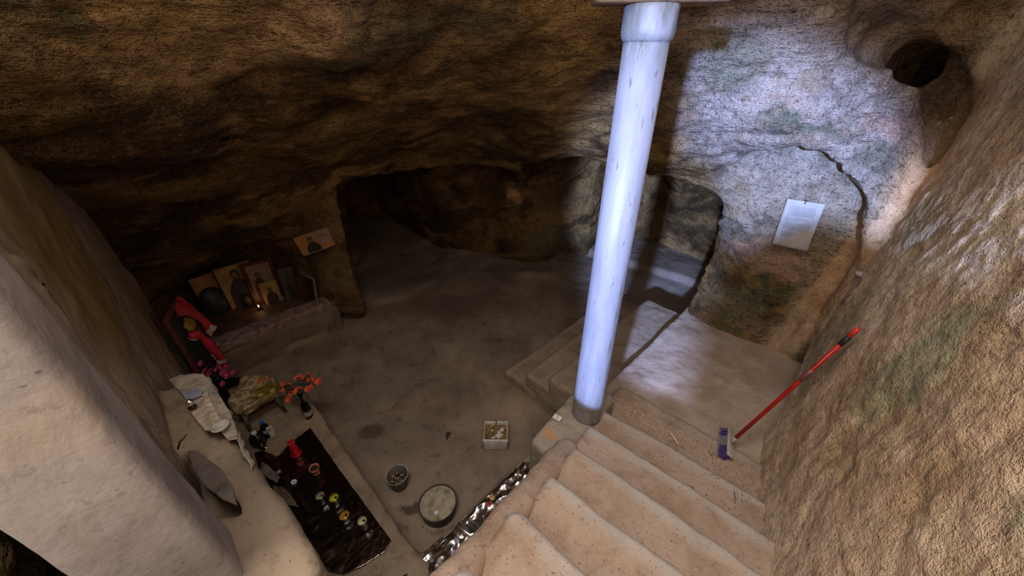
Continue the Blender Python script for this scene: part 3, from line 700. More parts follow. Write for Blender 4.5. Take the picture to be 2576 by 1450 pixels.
# ------------------------------------------------------------------ plinth and white column
M['plinth'] = plaster_material('plinth_cement', (0.34, 0.30, 0.25), (0.24, 0.19, 0.14), [(A(1380, 1085, 2.6), (0.06, 0.06, 0.05), (0.50, 0.28, 0.13), 0.8), (A(1450, 1000, 2.6), (0.03, 0.03, 0.03), (0.15, 0.12, 0.1), 0.7)])
def fn_plinth(X, Y, Z):
    xx = X; yy = Y - 0.10 * (X - 1.5)
    a = sbox(xx, yy, Z, (1.60, 0.93, 0.40), (0.38, 0.145 + 0.04 * (0.83 - Z), 0.45), 0.04)
    return smax(a, -(X - 1.16 - 0.25 * np.abs(Y - 0.86)), 0.03)
o = link('cement_plinth', sdf_mesh('cement_plinth', (1.1, 0.65, -0.06), (2.1, 1.25, 0.95), 0.015, fn_plinth, disp_plaster(0.6)), M['plinth'])
o.rotation_euler.z = math.pi / 4
tag(o, 'rough grey cement block at the stair edge under the white column', 'block')
def column_material():
    t = NT('column_plastic'); v = t.tc
    n = t.noise(t.scaled(v, (8, 8, 1.2)), 2.5, 5, 0.6)
    c = t.mix(t.rmp(n, 0.40, 0.70), (0.27, 0.27, 0.30), (0.22, 0.22, 0.25))  # faint blue of the sky light is tinted into the white plastic
    g = t.math('MULTIPLY', t.blob(t.warp(t.scaled(v, (1, 1, 0.35)), 9, 0.12), (0.085, -0.055, 0.26), (0.05, 0.075, 0.17)), t.rmp(t.noise(t.scaled(v, (60, 60, 5)), 1.0, 5, 0.7), 0.42, 0.58))
    c = t.mix(t.math('MULTIPLY', g, 0.8), c, (0.11, 0.11, 0.11))
    s = t.noise(t.scaled(v, (34, 34, 7)), 1.0, 4, 0.6)
    c = t.mix(t.rmp(s, 0.62, 0.67, 0, 0.8), c, (0.13, 0.12, 0.12))
    x = t.n('ShaderNodeSeparateXYZ'); t.L(v, x.inputs[0])
    dirt = t.math('MULTIPLY', t.rmp(x.outputs[2], 0.40, 0.0), t.rmp(t.noise(v, 26, 4, 0.7), 0.42, 0.62))
    c = t.mix(dirt, c, (0.20, 0.16, 0.12))
    top = t.math('MULTIPLY', t.rmp(x.outputs[2], 2.15, 2.32), t.rmp(t.noise(t.scaled(v, (30, 30, 8)), 1, 5, 0.7), 0.35, 0.6))
    c = t.mix(t.math('MULTIPLY', top, 0.7), c, (0.13, 0.14, 0.11))
    nb = t.bump(n, 0.15, 0.004); nb = t.bump(t.noise(v, 70, 4), 0.12, 0.002, nb)
    return t.done(c, 0.50, nb)
M['column'] = column_material()
cb = Vector((0.552, 1.825)); cz = 0.835
colm = thing('column', 'white round pipe column rising from the cement block beside the stairs', 'column', (cb.x, cb.y, cz))
RC = 0.106
link('shaft', lathe_mesh('shaft', [(RC * 1.0, 0), (RC * 1.0, 0.02), (RC * 0.93, 1.2), (RC * 0.87, 2.36)], 64), M['column'], colm)
link('collar', lathe_mesh('collar', [(RC * 0.8, 2.305), (RC * 0.90, 2.31), (RC * 0.96, 2.318), (RC * 1.01, 2.335), (RC * 1.02, 2.35), (RC * 1.01, 2.365), (RC * 1.0, 2.41), (RC * 1.02, 2.43), (0, 2.43)], 64, wob=0.006), M['column'], colm)
M['old_wood'] = sm('weathered_wood', (0.34, 0.22, 0.12), 0.8, 0.5, 6, 0.5, 40, 0.004, col2=(0.12, 0.08, 0.05))
b1 = thing('wooden_beam', 'short weathered timber resting over the top of the white column', 'beam', (cb.x + 0.02, cb.y - 0.0, cz + 2.432), math.radians(-2))
link('timber', box_mesh('timber', 0.50, 0.17, 0.10, 0.012, (0, 0, 0.05)), M['old_wood'], b1)

# ------------------------------------------------------------------ built benches
M['bench'] = plaster_material('bench_plaster', (0.30, 0.235, 0.17), (0.20, 0.14, 0.09), [(A(700, 1050, 3.2), (0.25, 0.25, 0.1), (0.34, 0.27, 0.2), 0.6), (A(1000, 1440, 2.5), (0.3, 0.25, 0.1), (0.40, 0.29, 0.20), 0.7)])
def fn_bench(X, Y, Z):
    a = sbox(X, Y, Z, (-0.10, 2.15, 0.14), (0.44, 1.12, 0.215), 0.035)
    b = sbox(X, Y, Z, (0.60, 1.05, 0.13), (0.86, 0.17, 0.20), 0.04)
    lip = sbox(X, Y, Z, (0.305, 2.15, 0.34), (0.035, 1.05, 0.03), 0.02)
    return smin(smin(a, b, 0.10), lip, 0.04)
o = link('plaster_bench', sdf_mesh('plaster_bench', (-0.6, 0.8, -0.1), (1.55, 3.35, 0.45), 0.016, fn_bench, lambda V: 0.010 * fbm(V, 4, 3, 31) + 0.005 * fbm(V, 15, 3, 32)), M['bench'])
o.rotation_euler.z = math.pi / 4
tag(o, 'low plastered bench running along the left wall and the foot of the stairs', 'bench')
# altar of the niche: masonry base and pink stone kerb
M['altar'] = plaster_material('altar_masonry', (0.22, 0.175, 0.125), (0.10, 0.075, 0.05), [(at_q(770, 865, 4.35), (0.25, 0.25, 0.08), (0.38, 0.30, 0.2), 0.8)])
M['pinkstone'] = sm('pink_stone', (0.36, 0.24, 0.21), 0.9, 0.5, 16, 0.6, 45, 0.006, col2=(0.15, 0.105, 0.09), obj=False)
M['niche_floor'] = sm('niche_floor', (0.13, 0.075, 0.055), 0.6, 0.5, 5, 0.4, 20, 0.006, obj=False)
al = thing('rock_altar', 'low masonry altar with a pink stone kerb under the icons in the left niche', 'altar', (0, 0, 0), math.pi / 4)
def fn_alt(X, Y, Z): return sbox(X, Y - 0.03 * np.sin(5 * X), Z, (0.47, 4.98, 0.14), (0.74, 0.60, 0.20), 0.06)
link('base', sdf_mesh('base', (-0.4, 4.3, -0.1), (1.35, 5.7, 0.42), 0.018, fn_alt, lambda V: 0.022 * fbm(V, 5, 4, 33)), M['altar'], al)
def fn_kerb(X, Y, Z):
    return sbox(X, Y, Z, (0.47, 4.52, 0.37), (0.66, 0.115, 0.055), 0.03)
link('kerb', sdf_mesh('kerb', (-0.3, 4.3, 0.25), (1.25, 4.75, 0.5), 0.012, fn_kerb, lambda V: 0.008 * fbm(V, 6, 3, 35) + 0.003 * fbm(V, 25, 3, 36)), M['pinkstone'], al)
link('shelf_floor', sdf_mesh('shelf_floor', (-0.3, 4.5, 0.2), (1.2, 5.6, 0.45), 0.02, lambda X, Y, Z: sbox(X, Y, Z, (0.45, 5.05, 0.30), (0.70, 0.50, 0.09), 0.02), lambda V: 0.008 * fbm(V, 4, 3, 37)), M['niche_floor'], al)

# ------------------------------------------------------------------ small materials
M['dark_metal'] = sm('dark_metal', (0.045, 0.04, 0.036), 0.5, 0.3, 9, 0.2)
M['bucket'] = sm('old_bucket', (0.075, 0.06, 0.05), 0.6, 0.5, 9, 0.4, 50, 0.003, col2=(0.05, 0.04, 0.035))
M['rim'] = sm('worn_rim', (0.55, 0.48, 0.40), 0.5, 0.5, 14, 0.2)
M['sand'] = sm('damp_sand', (0.46, 0.42, 0.30), 0.95, 0.45, 14, 0.9, 70, 0.010, col2=(0.21, 0.18, 0.125))
M['ash'] = sm('ash', (0.20, 0.16, 0.12), 0.95, 0.6, 20, 0.9, 70, 0.01, col2=(0.07, 0.055, 0.045))
M['foam'] = sm('styrofoam', (0.66, 0.67, 0.66), 0.7, 0.3, 10, 0.5, 60, 0.004, col2=(0.45, 0.44, 0.41))
M['soil'] = sm('rusty_soil', (0.30, 0.185, 0.075), 0.95, 0.6, 22, 1.0, 60, 0.012, col2=(0.12, 0.07, 0.035))
M['white'] = sm('dull_white', (0.72, 0.70, 0.68), 0.6, 0.2, 20, 0.2)
M['white_plastic'] = sm('white_plastic', (0.82, 0.82, 0.80), 0.4, 0.1, 20, 0.05)
M['black_plastic'] = sm('black_plastic', (0.010, 0.010, 0.010), 0.25, 0.2, 20, 0.05)
M['blue_plastic'] = sm('blue_plastic', (0.02, 0.16, 0.70), 0.35, 0.1, 20, 0.05)
M['red_plastic'] = sm('red_plastic', (0.72, 0.012, 0.02), 0.30, 0.2, 20, 0.1)
M['terracotta'] = sm('terracotta', (0.55, 0.20, 0.09), 0.8, 0.4, 18, 0.4, 60, 0.003, col2=(0.22, 0.10, 0.06))
M['yellow_print'] = sm('yellow_print', (0.75, 0.55, 0.10), 0.6, 0.2, 20, 0.1)
M['leaf_green'] = sm('leaf_green', (0.025, 0.045, 0.02), 0.6, 0.4, 20, 0.2)
M['twig'] = sm('dry_twig', (0.20, 0.13, 0.08), 0.85, 0.4, 20, 0.4)
M['bone'] = sm('bleached_twig', (0.78, 0.70, 0.58), 0.7, 0.2, 30, 0.3)
M['slate'] = sm('dark_slate', (0.16, 0.135, 0.12), 0.75, 0.4, 8, 0.5, 30, 0.006)
M['soot'] = sm('soot_black', (0.02, 0.017, 0.015), 0.8, 0.3, 8, 0.4, 30, 0.006)
def glass(name, col, rough=0.05, alpha=None):
    t = NT(name); return t.done(col, rough, None, Transmission_Weight=1.0, IOR=1.45)
M['glass'] = glass('clear_glass', (0.92, 0.92, 0.86))
M['bottle_glass'] = glass('dark_bottle_glass', (0.10, 0.09, 0.04), 0.1)
M['pet'] = glass('clear_plastic', (0.75, 0.82, 0.85), 0.12)
def foil_material(name, base, rough):
    t = NT(name); n = t.noise(t.tc, 30, 5, 0.6)
    c = t.mix(t.rmp(t.noise(t.tc, 7, 4, 0.6), 0.4, 0.7), base, tuple(x * 0.75 for x in base))
    v = t.vor(t.warp(t.tc, 14, 0.06), 26, 'F1')
    nb = t.bump(v, 0.35, 0.006); nb = t.bump(n, 0.25, 0.004, nb)
    return t.done(c, rough, nb, Metallic=1.0)
M['foil_dark'] = foil_material('floor_foil', (0.26, 0.225, 0.205), 0.20)
M['foil_bright'] = foil_material('silver_foil', (0.95, 0.94, 0.94), 0.26)
def glow(name, col, strength):
    t = NT(name); return t.done((0, 0, 0), 0.5, None, Emission_Color=(*col, 1), Emission_Strength=strength)
M['flame'] = glow('flame', (1.0, 0.52, 0.22), 9.0)

def sheet(name, poly, fn, to3, res, thick=0.0015):
    """flat sheet cut to a polygon in (a, b) and lifted by fn; to3(a, b, h) -> world"""
    us = [p[0] for p in poly]; vs = [p[1] for p in poly]
    g0 = np.arange(min(us), max(us) + res, res); g1 = np.arange(min(vs), max(vs) + res, res)
    G0, G1 = np.meshgrid(g0, g1, indexing='ij'); sd = sdpoly(G0, G1, poly)
    keep = sd < res * 0.75
    # pull the outermost points onto the outline
    e = 1e-4; gx_ = (sdpoly(G0 + e, G1, poly) - sd) / e; gy_ = (sdpoly(G0, G1 + e, poly) - sd) / e
    push = np.where(sd > 0, sd, 0)
    A0 = G0 - gx_ * push; A1 = G1 - gy_ * push
    H_ = fn(A0.ravel(), A1.ravel()).reshape(A0.shape)
    idx = -np.ones(G0.shape, int); idx[keep] = np.arange(keep.sum())
    verts = [to3(a, b, h) for a, b, h in zip(A0[keep], A1[keep], H_[keep])]
    fs = []
    k = keep[:-1, :-1] & keep[1:, :-1] & keep[1:, 1:] & keep[:-1, 1:]
    for i, j in zip(*np.nonzero(k)): fs.append((idx[i, j], idx[i + 1, j], idx[i + 1, j + 1], idx[i, j + 1]))
    me = mesh(name, verts, [tuple(int(x) for x in f) for f in fs])
    bm = bmesh.new(); bm.from_mesh(me)
    bmesh.ops.delete(bm, geom=[v for v in bm.verts if not v.link_faces], context='VERTS')
    bmesh.ops.solidify(bm, geom=bm.faces[:], thickness=thick)
    bm.to_mesh(me); bm.free(); return me
def px_poly(pts, z): return [to_pq(at(u, v, z)) for u, v in pts]
def P3(z0): return lambda a, b, h: pq(a, b, z0 + h)
def N2(a, b, s, o=3, seed=0, **k): return fbm(np.stack([a, b, 0 * a], 1), s, o, seed, **k)

# ------------------------------------------------------------------ foil
BZ = 0.362
fpoly = px_poly([(782, 1078), (838, 1160), (905, 1252), (985, 1362), (968, 1390), (905, 1432), (862, 1448), (826, 1440), (752, 1345), (700, 1275), (655, 1195), (640, 1140), (662, 1135), (700, 1150), (722, 1125), (745, 1105)], BZ)
def crum(a, b): return 0.006 + 0.0018 * N2(a, b, 6, 2, 3, ridge=True) + 0.0006 * N2(a, b, 26, 2, 5, ridge=True) + 0.006 * np.exp(-((a + 0.06) / 0.03) ** 2) * N2(a, b, 14, 2, 8)
o = link('foil_sheet', sheet('foil_sheet', fpoly, crum, P3(BZ), 0.008), M['foil_dark'])
tag(o, 'wide creased dark looking foil covering the bench by the left wall', 'foil')
spoly = [(1.34, 1.10), (1.28, 1.205), (0.8, 1.20), (0.4, 1.205), (-0.1, 1.20), (-0.1, 0.97), (0.3, 0.86), (0.8, 0.86), (1.2, 0.92)]
def crum2(a, b):
    h = 0.016 + 0.020 * N2(a, b, 7, 2, 13, ridge=True) + 0.006 * N2(a, b, 16, 2, 15, ridge=True)
    return h - 0.05 * np.clip((b - 1.17) / 0.03, 0, 1)
o = link('foil_strip', sheet('foil_strip', spoly, crum2, P3(0.345), 0.007), M['foil_bright'])
tag(o, 'narrow strip of crumpled silver foil along the foot of the stairs', 'foil')

# ------------------------------------------------------------------ votive jars on the foil
def jar(px, py, r, h, oil, label, lean=0.0, lid=None):
    a = at(px, py, BZ + 0.008)
    t = thing('votive_jar', label, 'jar', (a.x, a.y, BZ + 0.012), 0, 'glass oil jars on the foil')
    prof = [(0.0, 0.0), (r * 0.88, 0.0), (r * 0.96, 0.006), (r * 0.97, h * 0.30), (r * 0.98, h * 0.72), (r * 0.90, h * 0.84), (r * 0.92, h * 0.95), (r * 0.98, h), (r * 0.86, h), (r * 0.83, h * 0.86), (r * 0.90, h * 0.70), (r * 0.90, h * 0.3), (r * 0.88, 0.010), (0.0, 0.010)]
    link('glass', lathe_mesh('glass', prof, 36, closed=True), M['glass'], t)
    link('oil', lathe_mesh('oil', [(0, h * 0.35), (r * 0.88, h * 0.35), (r * 0.885, h * 0.70), (r * 0.82, h * 0.82), (0, h * 0.82)], 32), oil, t)
    bm = lathe_mesh('float', [(0, h * 0.82), (r * 0.22, h * 0.82), (r * 0.22, h * 0.86), (r * 0.09, h * 0.86), (r * 0.09, h * 0.95), (0, h * 0.95)], 16, loc=(r * 0.28, r * 0.1, 0))
    link('wick_float', bm, M['black_plastic'], t)
    return t
oily = sm('yellow_oil', (0.62, 0.56, 0.04), 0.12, 0.1, 10, 0.0)
oilo = sm('amber_oil', (0.50, 0.24, 0.02), 0.12, 0.1, 10, 0.0)
oilc = sm('pale_wax', (0.66, 0.62, 0.36), 0.4, 0.15, 10, 0.1)
oilg = sm('murky_wax', (0.42, 0.38, 0.24), 0.3, 0.3, 18, 0.2)
jar(812, 1262, 0.036, 0.080, oilg, 'ribbed clear glass jar with murky wax, left of the yellow oil jar')
jar(847, 1268, 0.038, 0.085, oily, 'glass jar full of bright yellow oil on the dark foil')
jar(871, 1308, 0.040, 0.060, oilo, 'wider squat glass jar of amber oil on the dark foil')
jar(917, 1326, 0.036, 0.085, oilc, 'glass jar of pale wax standing nearest the foil front edge')
# tea light
a = at(741, 1216, BZ + 0.008); t = thing('tea_light', 'small white tea light on the foil behind the glass jars', 'candle', (a.x, a.y, BZ + 0.012))
link('cup', lathe_mesh('cup', [(0, 0), (0.019, 0), (0.020, 0.015), (0.0185, 0.015), (0.018, 0.011), (0, 0.011)], 24), M['white_plastic'], t)
link('wick', lathe_mesh('wick', [(0.004, 0.011), (0.003, 0.018), (0, 0.019)], 8), M['soot'], t)
# red lantern
a = at(746, 1142, BZ + 0.008); t = thing('votive_lantern', 'tall red plastic votive cup with an open metal rim on the foil', 'candle holder', (a.x, a.y, BZ + 0.012))
link('cup', lathe_mesh('cup', [(0, 0), (0.032, 0), (0.034, 0.01), (0.026, 0.03), (0.029, 0.05), (0.030, 0.08), (0.024, 0.095), (0.027, 0.12), (0.029, 0.155), (0.027, 0.155), (0.024, 0.12), (0.022, 0.05), (0, 0.05)], 32), M['red_plastic'], t)
link('rim', lathe_mesh('rim', [(0.0285, 0.150), (0.031, 0.152), (0.031, 0.160), (0.0265, 0.160), (0.026, 0.150)], 32, closed=True), sm('tarnished_brass', (0.32, 0.22, 0.14), 0.45, 0.4, 20, 0.1), t)
link('base', lathe_mesh('base', [(0, -0.004), (0.038, -0.004), (0.040, 0.004), (0.034, 0.010), (0, 0.010)], 32), M['red_plastic'], t)
# censer
a = at(797, 1192, BZ + 0.008); t = thing('incense_burner', 'small terracotta incense burner with a thin handle on the foil', 'incense burner', (a.x, a.y, BZ + 0.012))
link('bowl', lathe_mesh('bowl', [(0, 0), (0.026, 0), (0.028, 0.006), (0.019, 0.018), (0.024, 0.035), (0.034, 0.055), (0.037, 0.075), (0.033, 0.076), (0.030, 0.058), (0, 0.05)], 32), M['terracotta'], t)
link('ash', lathe_mesh('ash', [(0, 0.064), (0.030, 0.062), (0.030, 0.055), (0, 0.055)], 24), M['soot'], t)
link('handle', tube_mesh('handle', [Vector((0.036 * math.cos(x), 0.0, 0.072 + 0.045 * math.sin(x))) for x in np.linspace(0, math.pi, 14)], 0.002, 8), M['terracotta'], t)

# ------------------------------------------------------------------ bottles at the end of the bench
def bottle(name, label, cat, px, py, z, prof, mat, seg=32): 
    a = at(px, py, z); t = thing(name, label, cat, (a.x, a.y, z + 0.002))
    return t
t = bottle('plastic_bottle', 'squat black bottle with a white screw cap at the wall end of the bench', 'bottle', 654, 1116, BZ, None, None)
link('body', lathe_mesh('body', [(0, 0), (0.050, 0), (0.056, 0.01), (0.057, 0.07), (0.048, 0.10), (0.020, 0.118), (0.016, 0.125), (0, 0.125)], 40), M['black_plastic'], t)
link('cap', lathe_mesh('cap', [(0.018, 0.122), (0.019, 0.124), (0.019, 0.142), (0.017, 0.145), (0, 0.145)], 24), M['white_plastic'], t)
t = bottle('water_bottle', 'small clear water bottle with a blue cap and blue label on the bench', 'bottle', 676, 1097, BZ, None, None)
link('body', lathe_mesh('body', [(0, 0), (0.029, 0), (0.032, 0.006), (0.030, 0.05), (0.033, 0.06), (0.033, 0.105), (0.026, 0.130), (0.013, 0.150), (0.012, 0.165), (0, 0.165)], 36), M['pet'], t)
link('water', lathe_mesh('water', [(0, 0.003), (0.027, 0.004), (0.028, 0.05), (0, 0.05)], 28), sm('stale_water', (0.10, 0.09, 0.03), 0.1, 0.1, 5, 0.0), t)
link('label', lathe_mesh('label', [(0.0335, 0.062), (0.0338, 0.063), (0.0338, 0.092), (0.0335, 0.093)], 36, closed=True), sm('blue_label', (0.10, 0.22, 0.50), 0.5, 0.7, 30, 0.05, col2=(0.6, 0.65, 0.75)), t)
link('cap', lathe_mesh('cap', [(0.015, 0.160), (0.016, 0.161), (0.016, 0.180), (0.014, 0.182), (0, 0.182)], 24), M['blue_plastic'], t)
a = at(680, 1082, BZ + 0.1); t = thing('paper_packet', 'small folded white packet standing behind the blue capped bottle', 'packet', (a.x, a.y, BZ + 0.004), 0.4)
link('sleeve', box_mesh('sleeve', 0.045, 0.02, 0.13, 0.003, (0, 0, 0.065)), M['white'], t)
link('flap', box_mesh('flap', 0.045, 0.003, 0.03, 0.001, (0, -0.012, 0.12)), M['white'], t)
t = bottle('drinking_glass', 'little brown stained glass beside the squat black bottle', 'glass', 665, 1131, BZ, None, None)
link('glass', lathe_mesh('glass', [(0, 0), (0.020, 0), (0.026, 0.05), (0.0245, 0.05), (0.019, 0.006), (0, 0.006)], 24), M['glass'], t)
link('residue', lathe_mesh('residue', [(0, 0.007), (0.019, 0.007), (0.022, 0.03), (0, 0.03)], 20), sm('brown_residue', (0.10, 0.055, 0.04), 0.4, 0.3, 20, 0.1), t)
# wine bottle with orange flowers behind the bench corner
wb_ = at(781, 1056, 0.33); wb_.z = 0.0
wbx = pq(0.405, 3.04)
t = thing('wine_bottle', 'dark glass bottle with a torn white label at the far bench corner', 'bottle', (at(779, 1050, BZ).x, at(779, 1050, BZ).y, BZ + 0.002))
wloc = Vector(t.location)
link('body', lathe_mesh('body', [(0, 0.004), (0.030, 0), (0.036, 0.006), (0.037, 0.14), (0.030, 0.175), (0.014, 0.205), (0.013, 0.26), (0.015, 0.262), (0.015, 0.272), (0.011, 0.272), (0.010, 0.21), (0.033, 0.135), (0.033, 0.008), (0, 0.010)], 40), M['bottle_glass'], t)
link('label', lathe_mesh('label', [(0.0373, 0.045), (0.0375, 0.046), (0.0375, 0.10), (0.0373, 0.101)], 40, closed=True), sm('torn_label', (0.50, 0.47, 0.44), 0.7, 0.8, 25, 0.1, col2=(0.05, 0.04, 0.03)), t)

# ------------------------------------------------------------------ flowers
def petal_flower(mb_p, c, r, nrm, rnd, n=6, cup=0.35):
    z = Vector(nrm).normalized(); x = z.cross(Vector((0.3, 0.8, 0.5))).normalized(); y = z.cross(x)
    for layer in range(2):
        for k in range(n):
            a = 2 * math.pi * (k + 0.5 * layer) / n + rnd.uniform(-.2, .2); rr = r * (1 - 0.35 * layer) * rnd.uniform(.85, 1.1)
            d = x * math.cos(a) + y * math.sin(a); s = z.cross(d)
            w = rr * 0.42; up = cup + 0.35 * layer
            pts = [Vector(c), Vector(c) + d * rr * .35 + s * w * .7 + z * rr * up * .25, Vector(c) + d * rr * .8 + s * w + z * rr * up * .7,
                   Vector(c) + d * rr * 1.02 + z * rr * up * (.7 + rnd.uniform(-.2, .2)), Vector(c) + d * rr * .8 - s * w + z * rr * up * .7, Vector(c) + d * rr * .35 - s * w * .7 + z * rr * up * .25,
                   Vector(c) + d * rr * .55 + z * rr * up * .25]
            mb_p.add(pts, [(0, 1, 6), (1, 2, 6), (2, 3, 6), (3, 4, 6), (4, 5, 6), (5, 0, 6)])
def leaf(mb, base, d, L, w, rnd):
    d = Vector(d).normalized(); s = d.cross(Vector((0, 0, 1)));
    if s.length < .1: s = Vector((1, 0, 0))
    s.normalize(); u = s.cross(d)
    B = Vector(base)
    mb.add([B, B + d * L * .35 + s * w, B + d * L * .75 + s * w * .7 - u * L * .05, B + d * L - u * L * .15, B + d * L * .75 - s * w * .7 - u * L * .05, B + d * L * .35 - s * w, B + d * L * .5 + u * L * .06],
           [(0, 1, 6), (1, 2, 6), (2, 3, 6), (3, 4, 6), (4, 5, 6), (5, 0, 6)])
def bouquet(name, label, heads, root, matp, seed, r=0.028, group=None):
    rnd = random.Random(seed)
    t = thing(name, label, 'flowers', root, 0, group); root = Vector(root)
    for c in heads:
        c = Vector(c) - root; m = MB()
        petal_flower(m, c, r * rnd.uniform(.8, 1.2), (rnd.uniform(-.5, .5), -0.6 + rnd.uniform(-.4, .3), 0.9), rnd)
        link('blossom', m.mesh('blossom'), matp, t, smooth=False)
    ms = MB(); ml = MB()
    for c in heads:
        c = Vector(c) - root; mid = c * 0.5 + Vector((0, 0, 0.03))
        vs, fs = tube_verts([Vector((0, 0, 0)), mid, c], 0.0022, 6); ms.add(vs, fs)
        for k in range(3):
            b = mid.lerp(c, rnd.uniform(0, .8)); leaf(ml, b, (rnd.uniform(-1, 1), rnd.uniform(-1, 1), rnd.uniform(-.2, .6)), rnd.uniform(.03, .055), .011, rnd)
    link('stems', ms.mesh('stems'), M['leaf_green'], t); link('leaves', ml.mesh('leaves'), M['leaf_green'], t, smooth=False)
    return t
M['orange_petal'] = sm('orange_petals', (0.75, 0.115, 0.035), 0.6, 0.5, 30, 0.2, col2=(0.45, 0.04, 0.02))
M['pink_petal'] = sm('pink_petals', (0.62, 0.085, 0.20), 0.6, 0.5, 30, 0.2, col2=(0.35, 0.03, 0.09))
rnd = random.Random(4)
oh = [(1130, 205), (1175, 185), (1240, 195), (1330, 150), (1365, 225), (1320, 235), (1455, 240), (1340, 330), (1290, 365), (1160, 370), (1120, 400), (1010, 310), (985, 340), (1040, 420), (915, 385), (925, 275), (1005, 510)]
heads = [at(u / 6.04 + 560, v / 6.04 + 920, BZ + 0.272 + 0.075 + rnd.uniform(-.03, .04)) for u, v in oh]
bouquet('artificial_bouquet', 'bunch of orange artificial flowers in the neck of the dark bottle', heads, (wloc.x, wloc.y, wloc.z + 0.262), M['orange_petal'], 5, 0.026)
ph = [(506, 916), (516, 934), (524, 941), (533, 934), (545, 930), (558, 922), (572, 921), (588, 938), (563, 938), (575, 944), (561, 966), (552, 915)]
heads = [at(u, v, 0.63 + rnd.uniform(-.03, .04)) for u, v in ph]
vb = pq(-0.13, 3.72, 0)
t = thing('flower_pot', 'dark glazed pot holding the pink flowers in the left corner', 'pot', (vb.x, vb.y, 0.0))
t.location.z = fz(vb.x, vb.y)
link('pot_body', lathe_mesh('pot_body', [(0, 0), (0.07, 0), (0.08, 0.01), (0.11, 0.16), (0.10, 0.30), (0.085, 0.40), (0.09, 0.41), (0.08, 0.41), (0.075, 0.38), (0, 0.36)], 36), sm('dark_glaze', (0.03, 0.018, 0.018), 0.25, 0.3, 10, 0.1), t)
link('soil', lathe_mesh('soil', [(0, 0.385), (0.076, 0.382), (0.076, 0.37), (0, 0.37)], 24), M['soot'], t)
bouquet('artificial_bouquet', 'bunch of deep pink artificial flowers below the red cloth', heads, (vb.x, vb.y, 0.385), M['pink_petal'], 9, 0.034)

# ------------------------------------------------------------------ small table under a floral cloth
def floral():
    t = NT('floral_cloth'); w = t.warp(t.pos, 9, 0.06, 4)
    c = t.mix(t.rmp(t.noise(w, 22, 4, 0.6), 0.44, 0.56), (0.52, 0.42, 0.26), (0.24, 0.16, 0.08))
    g = t.blob(t.warp(t.pos, 12, 0.12), tuple(at(675, 985, 0.62)), (0.13, 0.13, 0.3))
    vd = t.vor(w, 17)
    c2 = t.ramp(vd, [(0.12, (0.62, 0.22, 0.12)), (0.22, (0.60, 0.52, 0.38)), (0.34, (0.30, 0.21, 0.03)), (0.6, (0.16, 0.12, 0.02))])
    c = t.mix(g, c, c2)
    c = t.mix(t.math('MULTIPLY', t.blob(t.warp(t.pos, 12, 0.06), tuple(at(654, 957, 0.62)), (0.025, 0.04, 0.05)), 0.9), c, (0.60, 0.17, 0.04))
    nb = t.bump(t.noise(w, 12, 3), 0.5, 0.02)
    return t.done(c, 0.35, nb)
M['floral'] = floral()
tp = [(598, 948), (640, 938), (688, 944), (704, 965), (700, 988), (660, 1008), (612, 1034), (580, 1034), (566, 1010), (590, 985)]
tpoly = px_poly(tp, 0.605)
tcen = (sum(p[0] for p in tpoly) / len(tpoly), sum(p[1] for p in tpoly) / len(tpoly))
tc3 = pq(tcen[0], tcen[1], 0)
tb = thing('small_table', 'small low table with dark legs behind the bench bottles', 'table', (tc3.x, tc3.y, 0), math.pi / 4)
link('tabletop', box_mesh('tabletop', 0.30, 0.36, 0.02, 0.004, (0, 0, 0.585)), M['old_wood'], tb)
for sx in (-1, 1):
    for sy in (-1, 1):
        x_, y_ = sx * 0.125, sy * 0.15; w_ = tc3 + Matrix.Rotation(math.pi / 4, 3, 'Z') @ Vector((x_, y_, 0))
        zb = 0.352 if (tcen[1] + y_) < 3.22 and (tcen[0] + x_) < 0.34 else fz(w_.x, w_.y)
        link('leg', tube_mesh('leg', [(x_ * 1.15, y_ * 1.1, zb), (x_ * 0.95, y_ * 0.95, 0.578)], [0.014, 0.020], 10), sm('dull_leg', (0.16, 0.12, 0.10), 0.7, 0.4, 8, 0.2), tb)
tpg = [(tcen[0] + (p[0] - tcen[0]) * 1.0, tcen[1] + (p[1] - tcen[1]) * 1.0) for p in tpoly]
def tcloth(a, b):
    d = -sdpoly(a, b, tpg); return np.clip(0.004 + 0.012 * N2(a, b, 7, 3, 44) + 0.006, 0.003, 0.05) - 0.06 * np.clip(1 - d / 0.02, 0, 1)
o = link('table_cloth', sheet('table_cloth', tpg, tcloth, P3(0.598), 0.008, 0.002), M['floral'])
tag(o, 'cream and mustard floral oilcloth lying over the small low table', 'tablecloth')

# ------------------------------------------------------------------ crumpled things at the wall side of the foil
M['old_paper'] = sm('old_paper', (0.20, 0.15, 0.11), 0.8, 0.5, 14, 0.4)
M['grey_cloth'] = sm('grey_rag', (0.26, 0.235, 0.22), 0.8, 0.4, 10, 0.4)
hp = px_poly([(690, 1225), (712, 1228), (735, 1250), (755, 1282), (735, 1280), (708, 1268), (694, 1250)], BZ)
o = link('crumpled_paper', sheet('crumpled_paper', hp, lambda a, b: 0.018 + 0.016 * N2(a, b, 9, 3, 61, ridge=True) + 0.02 * np.clip(-sdpoly(a, b, hp) / 0.05, 0, 1), P3(BZ), 0.006, 0.002), M['old_paper'])
tag(o, 'folded brown scrap of paper against the wall beside the glass jars', 'paper')
gp = px_poly([(660, 1165), (680, 1178), (708, 1205), (700, 1222), (680, 1212), (655, 1190)], BZ)
o = link('grey_rag', sheet('grey_rag', gp, lambda a, b: 0.02 + 0.015 * N2(a, b, 10, 3, 62, ridge=True) + 0.02 * np.clip(-sdpoly(a, b, gp) / 0.04, 0, 1), P3(BZ), 0.006, 0.003), M['grey_cloth'])
tag(o, 'greyish crumpled rag on the foil close to the left wall', 'rag')
